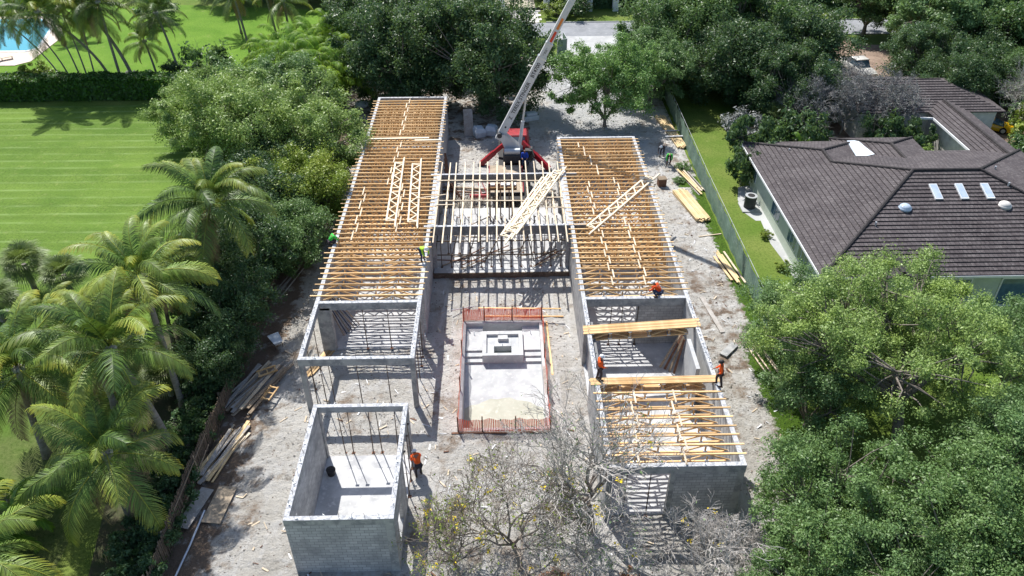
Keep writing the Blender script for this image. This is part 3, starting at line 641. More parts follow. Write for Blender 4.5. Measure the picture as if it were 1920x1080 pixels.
board(1.5, 42.1, .1, 5.4, -.03, 'long golden plank on the ground behind the far pool fence', 'planks at the pool', 'wood', .1, .05)
board(3.05, 38.8, .1, 5.4, R(91), 'golden plank lying along the right side of the pool fence', 'planks at the pool', 'wood', .12, .05)

# ---------------------------------------------------------------- lumber heaps
def heap(cx, cy, L, rz, n, spread, m, desc, group, zmax=.5, fan=.12, w=(.09, .2)):
    for i in range(n):
        f = (i/(n-1)-.5)*spread; l = L*random.uniform(.7, 1.05)
        board(cx+math.sin(rz)*f+j(.15), cy-math.cos(rz)*f*.6+j(.35), .09+zmax*random.random(), l, rz+j(fan), desc, group, random.choice(m), random.choice(w), .05, j(.02))
heap(-15.1, 35.3, 4.9, R(66), 18, 2.0, ('grey_wood', 'old_wood', 'pale_wood', 'grey_wood'), 'weathered grey brown board in the upper left lumber heap by the picket fence', 'boards of the upper left lumber heap', fan=.16)
heap(-15.7, 30.0, 4.6, R(72), 14, 1.1, ('pale_wood', 'grey_wood', 'new_wood'), 'pale thin board in the lower left lumber heap by the picket fence', 'boards of the lower left lumber heap', .3, .12)
heap(-15.6, 46.5, 4.0, R(75), 4, .5, ('grey_wood',), 'thin grey pole lying by the dark shrubs left of the left wing', 'poles left of the left wing', .1, .05, (.07,))
for x, y, z, rz, k in ((-14.6, 36.3, .62, .5, 'upper'), (-14.0, 34.4, .55, 1.3, 'lower')):
    t = thing('pallet_frame', 'small ladder-like wooden frame, %s one on the left lumber heap' % k, 'wooden frame', (x, y, z), rz, 'small wooden frames')
    for s in (-.25, .25): MB().box(-.6, .6, s-.04, s+.04, 0, .08).obj('rail', 'wood', t)
    for q in (-.5, 0, .5): MB().box(q-.04, q+.04, -.21, .21, .0, .07).obj('rung', 'wood', t)
o = MB().box(-.5, .5, -1.15, 1.15, 0, .03).obj('plywood_sheet', 'plywood'); o.location = (-14.85, 26.5, .18); o.rotation_euler = (.03, 0, -.12); tag(o, 'stained brown plywood sheet at the lower end of the left lumber', 'plywood sheet')
o = MB().box(-.35, .35, -1.25, 1.25, 0, .03).obj('plywood_sheet', 'grey_wood'); o.location = (-16.05, 26.3, .2); o.rotation_euler = (.03, .05, -.25); tag(o, 'narrow grey sheet lying against the picket fence', 'plywood sheet')
o = MB().tube([(-15.75, 22.2, .2), (-15.6, 24, .2), (-15.5, 26.1, .22)], .05, 8).obj('plastic_pipe', 'pvc'); tag(o, 'long white plastic pipe lying beside the picket fence', 'pipe')
o = MB().tube([(-3.25, 24.6, .12), (-2.9, 27.6, .12)], .045, 8).obj('steel_prop', 'galv'); tag(o, 'grey steel prop lying alone on the soil near the bare trees', 'steel prop')
o = MB().tube([(-1.9, 43.3, .12), (-3.5, 42.4, .5)], .04, 8).obj('steel_prop', 'galv'); tag(o, 'grey pole lying slantwise in front of the central hall', 'steel prop')
def neat_stack(cx, cy, L, rz, nx, nz, m, desc, group, wd=.12):
    for k in range(nz):
        for i in range(nx):
            f = (i-(nx-1)/2)*wd*1.03
            board(cx+math.sin(rz)*f+j(.02), cy-math.cos(rz)*f+j(.14), .14+k*.06, L+j(.35), rz+j(.008), desc, group, m, wd, .055)
neat_stack(16.0, 56.8, 5.0, R(102), 10, 4, 'new_wood', 'fresh yellow board in the neat stack right of the right wing', 'boards of the neat yellow stack')
neat_stack(17.0, 71.5, 7.2, R(97), 8, 3, 'new_wood', 'fresh yellow board in the long stack against the green fence', 'boards of the long stack by the green fence')
board(17.05, 69.9, .38, 1.7, .05, 'pale crossbar board on the long stack by the green fence, nearer one', 'crossbars of the long stack', 'plaster_top', .25, .06); board(16.95, 71.2, .38, 1.7, .05, 'pale crossbar board on the long stack by the green fence, farther one', 'crossbars of the long stack', 'plaster_top', .2, .06)
heap(16.9, 61.2, 4.6, R(104), 9, .9, ('pale_wood', 'grey_wood', 'new_wood'), 'loose weathered board between the two stacks along the green fence', 'loose boards along the green fence', .25, .07, (.1, .15))
heap(16.9, 47.6, 4.4, R(100), 7, .8, ('new_wood', 'pale_wood'), 'pale board in the small pile at the near end of the green fence', 'boards of the small pile by the green fence', .2, .04, (.14, .18))
heap(16.8, 36.8, 3.8, R(104), 4, 1.0, ('pale_wood',), 'thin pale board half hidden by the tree right of the right wing', 'boards by the right hand tree', .05, .05, (.09,))
board(16.6, 52.2, .1, 1.9, .2, 'short stick lying alone on the grass edge by the green fence', None, 'pale_wood'); board(14.4, 42.0, .1, 4.0, R(98), 'long grey concrete plank on the soil right of the right wing', None, 'grey_wood', .3, .06)
o = MB().box(-.25, .25, -.75, .75, 0, .12).obj('concrete_lintel', 'concrete'); o.location = (14.65, 38.2, .1); o.rotation_euler = (0, 0, -.75); tag(o, 'short grey concrete lintel lying on the soil right of the right wing', 'lintel')
board(12.6, 30.9, .1, .8, -.4, 'short brown offcut near the feet of the worker on the right wall', None, 'rust', .15, .06)
# black bucket, extension and small debris
t = thing('bucket', 'black bucket on the slab inside the front pavilion', 'bucket', (-9.35, 28.4, .17)); MB().tube([(0, 0, 0), (0, 0, .38)], [.2, .26], 14).obj('body', 'black', t); MB().tube([(-.24, 0, .38), (0, 0, .52), (.24, 0, .38)], .012, 5).obj('handle', 'dark_grey', t)
t = thing('wheelbarrow', 'grey wheelbarrow standing in the shade left of the open frame', 'wheelbarrow', (-14.7, 39.3, .05), .6)
MB().poly([(-.3, -.35, .62), (.3, -.35, .62), (.38, .6, .72), (-.38, .6, .72)]).quad((-.3, -.35, .62), (-.38, .6, .72), (-.22, .45, .35), (-.18, -.2, .35)).quad((.3, -.35, .62), (.18, -.2, .35), (.22, .45, .35), (.38, .6, .72)).quad((-.3, -.35, .62), (-.18, -.2, .35), (.18, -.2, .35), (.3, -.35, .62)).obj('tray', 'tarp', t)
for s in (-.25, .25): MB().tube([(s*.4, .75, .2), (s, -.2, .4), (s*1.1, -.95, .62)], .02, 6).obj('handle', 'old_wood', t); MB().tube([(s, -.2, .4), (s, -.3, 0)], .02, 6).obj('leg', 'steel', t)
MB().tube([(-.05, .75, .2), (.05, .75, .2)], .2, 14).obj('wheel', 'wheel_rubber', t)
# stones and rubble
def stones(name, n, region, m, smin, smax, label, cat='stones'):
    q = MB()
    for _ in range(n):
        x, y = region(); s = random.uniform(smin, smax)*(1 if random.random() > .06 else 2)
        c = (x, y, max(.02, relief(x, y))+s*.25); k = len(q.v)
        for dx, dy, dz in ((1, 0, 0), (0, 1, 0), (-1, 0, 0), (0, -1, 0), (0, 0, .8), (0, 0, -.8)): q.v.append((c[0]+dx*s*random.uniform(.5, 1), c[1]+dy*s*random.uniform(.5, 1), c[2]+dz*s*random.uniform(.5, 1)))
        q.f += [tuple(k+i for i in f) for f in ((0, 1, 4), (1, 2, 4), (2, 3, 4), (3, 0, 4), (1, 0, 5), (2, 1, 5), (3, 2, 5), (0, 3, 5))]
    o = q.obj(name, m); return tag(o, label, cat, None, 'stuff')
def reg(x0, x1, y0, y1):
    def f():
        while True:
            x, y = random.uniform(x0, x1), random.uniform(y0, y1)
            if not (-2.9 < x < 3 and 31 < y < 42) and not (-11.8 < x < -4.9 and y > 38) and not (4.8 < x < 11.8 and 25 < y < 62.5) and not (-10.1 < x < -5 and 22.4 < y < 29.9): return x, y
    return f
stones('pale_stones', 5200, reg(-14, 17, 16, 75), 'rock', .02, .075, 'pale stones and crumbs scattered over the building site soil')
stones('brown_stones', 1600, reg(-15.5, 17, 16, 62), 'brown_rock', .02, .06, 'brown stones and roots scattered over the building site soil')
stones('rubble', 420, lambda: (random.gauss(-2.6, 1.1), random.gauss(58, .6)), 'rock', .06, .22, 'rubble between the crane and the central hall')
stones('rubble_right', 300, lambda: (random.gauss(3.3, 1.2), random.gauss(58.3, .7)), 'rock', .06, .22, 'rubble right of the timber form behind the central hall')['label'] = 'rubble right of the timber form behind the central hall'

def scraps(name, n, region, m, label):
    q = MB()
    for _ in range(n):
        x, y = region(); a = random.uniform(0, 3.14); L = random.uniform(.1, .55); z = relief(x, y)+.02; q.bar((x, y, z), (x+math.cos(a)*L, y+math.sin(a)*L, z+random.uniform(0, .05)), random.uniform(.03, .09), .025)
    return tag(q.obj(name, m), label, 'scraps', None, 'stuff')
scraps('wood_scraps', 260, reg(-14, 16.5, 20, 62), 'pale_wood', 'pale wood offcuts scattered over the building site soil'); scraps('rusty_scraps', 50, reg(-14, 16.5, 20, 62), 'rust', 'rusty scraps scattered over the building site soil'); scraps('white_scraps', 120, reg(-12, 16.5, 20, 60), 'white_trim', 'white litter scattered over the building site soil')
# ---------------------------------------------------------------- fences
gf = thing('screened_fence', 'site fence with grey green windscreen fabric running along the right boundary', 'fence')
ys = [39.0+i*2.45 for i in range(18)]
for i, (a, c) in enumerate(zip(ys, ys[1:])):
    q = MB(); n = 8; xx = lambda y: 17.75+.25*max(0, (y-60)/20)
    for k in range(n):
        y0, y1 = a+(c-a)*k/n+.02*(k == 0), a+(c-a)*(k+1)/n; w0, w1 = .04*math.sin(y0*3.1), .04*math.sin(y1*3.1)
        q.quad((xx(y0)+w0, y0, .03), (xx(y1)+w1, y1, .03), (xx(y1)-w1, y1, 1.78), (xx(y0)-w0, y0, 1.78-.03*math.sin(k)))
    q.obj('windscreen', 'green_screen', gf)
    MB().cyl(xx(a)+.08, a, 0, 1.9, .03, 6).obj('post', 'galv', gf)
MB().tube([(17.86, 39, 1.84), (17.86, 60, 1.84), (18.1, 80.6, 1.84)], .02, 6).obj('top_rail', 'galv', gf)
def gate_panel(pts, label):
    t = thing('gate_panel', label, 'gate'); q = MB(); fr = MB()
    for (a, c) in zip(pts, pts[1:]): q.quad((*a, .1), (*c, .1), (*c, 2.0), (*a, 2.0)); fr.bar((*a, 2.02), (*c, 2.02), .05, .05).bar((*a, .1), (*c, .1), .05, .05)
    q.obj('screen', 'green_screen', t); fr.obj('frame', 'galv', t)
    for a in pts: MB().cyl(*a, 0, 2.05, .03, 6).obj('post', 'galv', t)
gate_panel([(7.2, 94.0), (8.4, 94.4), (8.1, 97.0)], 'green screened gate leaf left of the driveway behind the crane boom')
gate_panel([(14.6, 92.9), (15.0, 97.0)], 'green screened gate leaf standing open on the right of the driveway')
gate_panel([(15.2, 97.2), (20.5, 97.4)], 'green screened fence panel behind the man at the driveway')
# picket fence on the left
wf = thing('picket_fence', 'weathered wooden stake fence running along the left boundary', 'fence')
q = MB(); y = 19.0; i = 0
while y < 52:
    x = -16.45+.12*math.sin(y*.4)+j(.02); h = 1.7+j(.12); w = .05
    q.box(x-.015, x+.015, y-w, y+w, .02, h); y += .145; i += 1
q.obj('pickets', 'dark_wood', wf)  # darker than the rails: shadow on the fence put into the wood colour
for z in (.5, 1.35): MB().bar((-16.5, 19, z), (-16.5, 52, z), .04, .08).obj('rail', 'old_wood', wf)
for y in np.arange(19, 52, 2.4): MB().box(-16.62, -16.53, y-.05, y+.05, 0, 1.6).obj('post', 'old_wood', wf)

# ---------------------------------------------------------------- neighbour's house
hs = thing('tiled_house', 'single storey pale green house under a dark brown tiled hip roof', 'house')
SL = .33; K = math.sqrt(1+SL*SL)
def slope(t, origin, du, dv, V, lo, hi, name='roof_slope', course=.37):
    """origin at eave; du along eave, dv horizontally up-slope; lo/hi(v) limits along u (v horizontal distance)"""
    o = Vector(origin); du = Vector(du); dv = Vector(dv); step = course/K; n = int(math.ceil(V/step)); V_, F_, UV = [], [], []
    for i in range(n):
        v0, v1 = i*step, min(V, (i+1)*step); a0, b0, a1, b1 = lo(v0), hi(v0), lo(v1), hi(v1)
        if b0-a0 < .01: continue
        up0 = .075; k = len(V_)
        P = lambda u, v, l: o+du*u+dv*v+Vector((0, 0, SL*v+l))
        V_ += [P(a0, v0, up0), P(b0, v0, up0), P(b1, v1, .008), P(a1, v1, .008), P(a0, v0, -.03), P(b0, v0, -.03)]
        F_ += [(k, k+1, k+2, k+3), (k+4, k+5, k+1, k)]; vv = v0*K; v2 = v1*K
        UV += [(a0, vv+.02), (b0, vv+.02), (b1, v2-.02), (a1, v2-.02), (a0, vv), (b0, vv), (b0, vv+.01), (a0, vv+.01)]
    me = bpy.data.meshes.new(name); me.from_pydata([tuple(v) for v in V_], [], F_); me.materials.append(MATS['roof_tile'])
    uv = me.uv_layers.new(name='UVMap'); uv.data.foreach_set('uv', np.array(UV).ravel()); return link(name, me, t)
EZ = 3.1
def ridge(t, a, b):
    a = Vector(a); b = Vector(b); n = max(2, int((b-a).length/.42)); q = MB()
    for i in range(n):
        p0 = a.lerp(b, i/n); p1 = a.lerp(b, (i+1.12)/n); q.tube([p0+Vector((0, 0, .02)), p1+Vector((0, 0, .05))], [.15, .12], 8)
    q.obj('ridge_cap', 'roof_tile', t)
xe, yf = 21.3, 41.95
# left slope, front slope, right slope, back slope
slope(hs, (xe, yf, EZ), (0, 1, 0), (1, 0, 0), 9.25, lambda v: v, lambda v: (20.65-v) if v < 5.05 else (18.5-v)+.1)
slope(hs, (xe, yf, EZ), (1, 0, 0), (0, 1, 0), 9.25, lambda v: v, lambda v: 23.5-v)
slope(hs, (44.8, yf, EZ), (0, 1, 0), (-1, 0, 0), 9.25, lambda v: v, lambda v: 18.55-v)
slope(hs, (31.3, 60.5, EZ), (1, 0, 0), (0, -1, 0), 9.25, lambda v: -min(v, 5.05) if v < 5.05 else -10+v, lambda v: 13.5-v)
slope(hs, (31.4, 60.5, EZ), (0, 1, 0), (-1, 0, 0), 5.05, lambda v: -v, lambda v: 2.1-v)
slope(hs, (xe, 62.6, EZ), (1, 0, 0), (0, -1, 0), 5.05, lambda v: v, lambda v: 10.1-v)
zr = EZ+SL*9.25; zb = EZ+SL*5.05
for a, b_ in (((xe, yf, EZ), (30.55, 51.2, zr)), ((30.55, 51.2, zr), (35.55, 51.2, zr)), ((35.55, 51.2, zr), (44.8, yf, EZ)), ((35.55, 51.2, zr), (44.8, 60.5, EZ)), ((30.55, 51.2, zr), (26.35, 55.4, zb)), ((26.35, 55.4, zb), (26.35, 57.55, zb)), ((26.35, 57.55, zb), (xe, 62.6, EZ)), ((26.35, 57.55, zb), (31.4, 62.6, EZ))): ridge(hs, a, b_)
# back gable block C
z3 = EZ+SL*3.65
slope(hs, (29.3, 54, EZ), (0, 1, 0), (1, 0, 0), 3.65, lambda v: 0, lambda v: 9.2-v); slope(hs, (36.6, 54, EZ), (0, 1, 0), (-1, 0, 0), 3.65, lambda v: 0, lambda v: 9.2-v); slope(hs, (29.3, 63.2, EZ), (1, 0, 0), (0, -1, 0), 3.65, lambda v: v, lambda v: 7.3-v)
for a, b_ in (((32.95, 56.4, z3), (32.95, 59.55, z3)), ((32.95, 59.55, z3), (29.3, 63.2, EZ)), ((32.95, 59.55, z3), (36.6, 63.2, EZ))): ridge(hs, a, b_)
b = MB(); pts = [(30.35, 59.8), (30.2, 61.8), (31.0, 61.5), (31.1, 60.3), (31.3, 58.6), (30.35, 57.9), (29.4, 57.9), (29.9, 60), (30.2, 61.8)]
rz_ = lambda x, y: max(min(EZ+SL*(31.4-x), EZ+SL*(x-xe)), EZ+SL*(60.5-y) if x > 26 else 0, EZ+SL*(x-29.3) if x > 29.3 else 0)
for i in range(1, len(pts)-1): b.poly([(x, y, rz_(x, y)+.09) for x, y in (pts[0], pts[i], pts[i+1])])
tag(b.obj('roof_tarp', 'tarp'), 'pale blue white tarpaulin patch covering a valley of the tiled roof', 'tarpaulin')
# white fascias
fa = MB()
for a, c in (((xe-.02, yf, 3.03), (xe-.02, 62.6, 3.03)), ((xe, yf-.02, 3.03), (44.8, yf-.02, 3.03)), ((36.62, 58, 3.03), (36.62, 63.2, 3.03)), ((xe, 62.62, 3.03), (31.4, 62.62, 3.03)), ((29.3, 63.22, 3.03), (36.6, 63.22, 3.03))): fa.bar(a, c, .09, .16)
fa.obj('fascia', 'white_trim', hs)
MB().box(21.9, 44.2, 42.55, 60.2, 0, 3.0).box(22.0, 30.9, 60.2, 62.1, 0, 3.0).box(29.9, 36.0, 60.21, 62.6, 0, 2.99).obj('wall', 'stucco', hs)
MB().quad((xe+.03, yf+.03, 2.96), (44.7, yf+.03, 2.96), (44.7, 60.4, 2.96), (xe+.03, 60.4, 2.96)).obj('soffit', 'white_trim', hs)
def win_l(y0, y1, z0=1.0, z1=2.3):
    f = MB().box(21.84, 21.9, y0, y1, z0, z1).obj('window', 'white_trim', hs); w = (y1-y0)/3
    for k in range(3): MB().box(21.82, 21.838, y0+w*k+.05, y0+w*(k+1)-.05, z0+.08, z1-.08).obj('pane', 'glass', f)
for y0, y1 in ((58.9, 60.0), (52.2, 54.2), (48.2, 50.0), (45.6, 47.6)): win_l(y0, y1)
for x0, x1, m in ((24.0, 26.0, 'wood'), (30, 32, 'glass'), (34, 37, 'glass')):
    f = MB().box(x0, x1, 42.49, 42.55, .1, 2.5).obj('door' if m == 'wood' else 'window', 'white_trim', hs); MB().box(x0+.1, x1-.1, 42.47, 42.488, .25, 2.4).obj('pane', m, f)
# porch gable
pg = MB(); gx, gy, gz = 26.2, 42.0, 3.95
for s in (-1, 1):
    pg.quad((gx, gy-.9, gz), (gx, gy+2.5, gz), (gx+s*2.1, gy+2.5, gz-.85), (gx+s*2.1, gy-.9, gz-.85))
    pg.quad((gx, gy-.9, gz-.1), (gx+s*2.1, gy-.9, gz-.95), (gx+s*2.1, gy-.9, gz-.85), (gx, gy-.9, gz))
pg.obj('porch_roof', 'roof_tile', hs); ridge(hs, (gx, gy-.9, gz), (gx, gy+2.2, gz))
MB().poly([(gx-1.8, gy-.6, 0), (gx+1.8, gy-.6, 0), (gx+1.8, gy-.6, gz-.85), (gx, gy-.6, gz-.12), (gx-1.8, gy-.6, gz-.85)]).obj('porch_wall', 'stucco', hs)
# skylights, domes, vents
fz = lambda y: EZ+SL*(y-yf)
for k in range(3):
    x = 31.47+k*1.88; f = MB(); y0, y1 = 48.35, 49.75
    f.bar((x, y0, fz(y0)+.1), (x, y1, fz(y1)+.1), .56, .12); f = f.obj('skylight', 'white_trim', hs); MB().bar((x, y0+.08, fz(y0+.08)+.168), (x, y1-.08, fz(y1-.08)+.168), .48, .012).obj('pane', 'skylight', f)
for x, y, m in ((28.8, 47.7, 'skylight'), (36.0, 47.8, 'stone_white')): MB().ball((x, y, fz(y)+.05), (.42, .42, .3), 16, half=True).cyl(x, y, fz(y)-.1, fz(y)+.1, .46, 16).obj('roof_dome', m, hs, smooth=True)
for x, y in ((37.0, 49.6), (26.2, 46.2)): MB().cyl(x, y, fz(y)-.05, fz(y)+.3, .07, 8).obj('vent_pipe', 'galv', hs)
MB().cyl(24.2, 59.0, 3.9, 4.25, .06, 8).obj('vent_pipe', 'galv', hs); MB().cyl(37.6, 52.5, 5.2, 5.75, .07, 8).obj('vent_pipe', 'galv', hs)
# garage wing and back building
gw = thing('garage_wing', 'narrow tiled wing with white gutter beyond the courtyard of the green house', 'house')
slope(gw, (40.6, 58, EZ), (0, 1, 0), (1, 0, 0), 1.95, lambda v: 0, lambda v: 12); slope(gw, (44.5, 58, EZ), (0, 1, 0), (-1, 0, 0), 1.95, lambda v: 0, lambda v: 12)
ridge(gw, (42.55, 58, EZ+.65), (42.55, 70, EZ+.65)); MB().bar((40.56, 60, 3.02), (40.56, 67.5, 3.02), .12, .18).bar((40.5, 67.5, 3.02), (39.4, 67.6, 3.02), .12, .18).obj('gutter', 'white_trim', gw)
MB().box(41.1, 44.1, 60.6, 70, 0, 2.98).obj('wall', 'stone_white', gw)
bl = thing('back_house', 'dark tiled house in deep tree shade behind the garage wing', 'house')
slope(bl, (34, 68.6, EZ), (1, 0, 0), (0, 1, 0), 4.6, lambda v: v*.6, lambda v: 14-v); slope(bl, (34, 77.8, EZ), (1, 0, 0), (0, -1, 0), 4.6, lambda v: v*.6, lambda v: 14-v)
slope(bl, (48, 68.6, EZ), (0, 1, 0), (-1, 0, 0), 4.6, lambda v: v, lambda v: 9.2-v); slope(bl, (34, 68.6, EZ), (0, 1, 0), (1, 0, 0), 2.76, lambda v: v/.6, lambda v: 9.2-v/.6)
MB().box(34.5, 47.5, 69.1, 77.3, 0, 3.0).obj('wall', 'stone_white', bl)
# AC unit on pad
ac = thing('air_conditioner', 'dark round outdoor air conditioning unit on a pad beside the green house', 'air conditioner', (20.9, 56.6, 0))
MB().box(-.75, .75, -.8, .8, .01, .1).obj('pad', 'drive_concrete', ac); MB().cyl(0, 0, .1, 1.15, .48, 20).obj('casing', 'dark_grey', ac); MB().cyl(0, 0, 1.15, 1.2, .5, 20).obj('top_grille', 'galv', ac); MB().cyl(0, 0, 1.2, 1.22, .3, 12).obj('fan_guard', 'black', ac)
patch('house_path', 'drive_concrete', [(20.9, 54.5), (21.9, 54.5), (21.9, 60.5), (20.9, 60.2), (20.3, 58), (20.2, 56)], .008)
patch('gravel_strip', 'drive_concrete', [(21.4, 43), (21.9, 43), (21.9, 54.5), (21.3, 54.5), (21.1, 51), (21.45, 48)], .01)

# ---------------------------------------------------------------- crane truck
ct = thing('crane_truck', 'red truck crane with white telescopic boom raised, outriggers spread', 'crane')
A = Vector((.16, 64.07, 3.5)); Bv = Vector((11.2, 63.2, 25.8)); dB = (Bv-A).normalized(); nB = Vector((dB.y, -dB.x, 0)).normalized(); nB = nB if nB.y < 0 else -nB; uB = nB.cross(dB)
def sect(t0, t1, dep, wid, name='boom_section', m='white_paint', off=0):
    return MB().bar(A+dB*t0+uB*off, A+dB*t1+uB*off, wid, dep, uB).obj(name, m, ct)
s1 = sect(-.5, 7.9, .70, .5); sect(7.9, 9.15, .60, .44); sect(9.15, 19, .50, .38, off=.02); sect(19, 26, .42, .32)
for t0, w in ((7.75, .76), (9.05, .64), (18.9, .54)): MB().bar(A+dB*t0, A+dB*(t0+.15), .53 if w > .7 else .47, w, uB).obj('boom_collar', 'galv', ct)
def side(t, v, out): return A+dB*t+uB*v+nB*out
for t0, t1, m in ((9.35, 10.3, 'red_sign'), (10.5, 11.5, 'orange_sign')):
    MB().quad(side(t0, -.11, .196), side(t1, -.11, .196), side(t1, .1, .196), side(t0, .1, .196)).obj('panel', m, ct)
q = MB(); q.tube([side(.9, 0, .254), side(.9, 0, .262)], .09, 12).obj('boom_hole', 'black', ct)
def text(s, t0, size, v, out, m='text_ink', name='lettering'):
    cu = bpy.data.curves.new(name, 'FONT'); cu.body = s; cu.size = size; cu.extrude = .003; cu.offset = .008
    o = bpy.data.objects.new(name, cu); COL.objects.link(o); dg = bpy.context.evaluated_depsgraph_get(); me = bpy.data.meshes.new_from_object(o.evaluated_get(dg)); bpy.data.objects.remove(o)
    me.materials.clear(); me.materials.append(MATS[m]); o = link(name, me, ct)
    p = side(t0, v, out); o.matrix_world = Matrix(((dB.x, uB.x, nB.x, p.x), (dB.y, uB.y, nB.y, p.y), (dB.z, uB.z, nB.z, p.z), (0, 0, 0, 1)))
text('TEREX STINGER', 2.35, .44, -.14, .254); text('BT4700', 6.0, .44, -.14, .254); text('* TCI *', 8.1, .24, -.1, .224)
text('Z', 1.75, .4, -.14, .254); text('TEREX', 14.2, .3, -.1, .196)
# lift cylinder, turret
cyl0 = Vector((1.75, 64.0, 2.1)); cylm = A+dB*4.1-uB*.38
MB().tube([cyl0, cyl0.lerp(cylm, .55)], .15, 12).obj('lift_cylinder', 'white_paint', ct); MB().tube([cyl0.lerp(cylm, .55), cylm], .09, 12).obj('lift_rod', 'galv', ct)
for s in (-.36, .36):
    MB().poly([(-.1, 64.0+s, 3.6), (.45, 64.0+s, 3.7), (2.1, 64.0+s, 2.2), (2.0, 64.0+s, 1.6), (.75, 64.0+s, 1.6)]).poly([(-.1, 64.04+s, 3.6), (.45, 64.04+s, 3.7), (2.1, 64.04+s, 2.2), (2.0, 64.04+s, 1.6), (.75, 64.04+s, 1.6)]).obj('turret_plate', 'white_paint', ct)
MB().tube([(0, 63.5, 3.6), (0, 64.6, 3.6)], .22, 12).obj('boom_pivot', 'dark_grey', ct); MB().cyl(1.05, 64.0, 1.3, 1.62, .75, 20).obj('slewing_ring', 'dark_grey', ct)
MB().box(.3, 1.9, 62.9, 63.6, 1.2, 2.0).obj('winch_housing', 'dark_grey', ct, bevel=.05); MB().tube([(.4, 63.3, 2.2), (1.8, 63.3, 2.2)], .3, 14).obj('winch_drum', 'galv', ct)
MB().box(1.85, 2.6, 62.7, 63.4, 1.1, 1.45).box(1.85, 2.6, 63.4, 63.55, 1.45, 2.2).obj('operator_seat', 'black', ct, bevel=.04)
MB().box(-.1, 2.4, 56.8, 69.5, .75, 1.0).obj('chassis', 'black', ct)
MB().box(-.9, 1.9, 57.6, 62.6, 1.05, 1.2).obj('flat_deck', 'plywood', ct); MB().box(-.95, 1.95, 57.5, 57.6, .9, 1.25).obj('rear_bumper', 'dark_grey', ct)
b = MB()
for x in (-.98, 1.92): b.box(x, x+.06, 57.62, 62.6, 1.0, 1.26)
b.obj('deck_rail', 'red_paint', ct)
cb = MB(); cb.v = [(.35, 65.4, .8), (2.75, 65.4, .8), (2.75, 69.4, .8), (.35, 69.4, .8), (.35, 65.4, 1.9), (2.75, 65.4, 1.9), (2.75, 69.4, 1.7), (.35, 69.4, 1.7)]
cb.f = [(0, 1, 2, 3)[::-1], (0, 1, 5, 4), (1, 2, 6, 5), (2, 3, 7, 6), (3, 0, 4, 7), (4, 5, 6, 7)]; cb.obj('cab_body', 'red_paint', ct, bevel=.08)
cb = MB(); cb.v = [(.45, 65.45, 1.9), (2.65, 65.45, 1.9), (2.65, 67.8, 1.85), (.45, 67.8, 1.85), (.6, 65.5, 2.75), (2.5, 65.5, 2.75), (2.5, 67.0, 2.75), (.6, 67.0, 2.75)]
cb.f = [(0, 1, 2, 3)[::-1], (0, 1, 5, 4), (1, 2, 6, 5), (2, 3, 7, 6), (3, 0, 4, 7), (4, 5, 6, 7)]; cb.obj('cab', 'red_paint', ct, bevel=.08)
MB().quad((.75, 65.43, 2.0), (2.35, 65.43, 2.0), (2.3, 65.47, 2.6), (.8, 65.47, 2.6)).obj('rear_window', 'glass', ct)
MB().quad((.6, 67.83, 1.95), (2.5, 67.83, 1.95), (2.4, 67.12, 2.65), (.7, 67.12, 2.65)).obj('windscreen', 'glass', ct)
for x in (.2, 2.3):
    for y in (58.8, 60.0, 67.8): MB().tube([(x-.15, y, .52), (x+.25, y, .52)], .5, 18).obj('wheel', 'wheel_rubber', ct)
for s, foot in ((-1, (-1.75, 64.8)), (1, (4.45, 63.7))):
    top = Vector((1.3+s*.75, 65.1-.2*(s < 0), 2.3)); fo = Vector((foot[0], foot[1], .25)); md = top.lerp(fo, .45)
    MB().bar(top, md, .26, .34).obj('outrigger_arm', 'red_paint', ct); MB().bar(md, fo, .34, .44).obj('outrigger_leg', 'red_paint', ct); MB().box(foot[0]-.3, foot[0]+.3, foot[1]-.3, foot[1]+.3, .06, .14).obj('outrigger_foot', 'dark_grey', ct); MB().bar(fo, fo-Vector((0, 0, .15)), .16, .16).obj('outrigger_jack', 'galv', ct)
for x0, x1 in ((-2.6, -1.0), (1.5, 3.0)): MB().bar((x0, 57.9, .75), (x1, 57.9, .75), .2, .24).obj('rear_stabiliser', 'red_paint', ct)
MB().tube([(2.7, 63.5, 1.0), (3.1, 63.4, 1.6), (2.9, 64.2, 2.0), (2.7, 64.9, 1.4)], .05, 8).tube([(2.5, 63.9, 1.1), (3.0, 64, 1.9), (2.6, 64.6, 2.1)], .04, 8).obj('hose', 'black', ct)
MB().box(2.3, 3.0, 64.0, 65.0, .9, 1.9).obj('engine_box', 'dark_grey', ct, bevel=.05)
t = thing('step_ladder', 'red and white stepladder lying against the crane deck', 'ladder', (-1.6, 59.4, .3), .3)
for s in (-.25, .25): MB().bar((s, -1.3, 0), (s*.6, 1.2, .9), .06, .08).obj('rail', 'red_paint', t)
for k in range(5): MB().bar((-.24, -1.1+k*.5, .08+k*.18), (.24, -1.1+k*.5, .08+k*.18), .05, .04).obj('rung', 'white_trim', t)
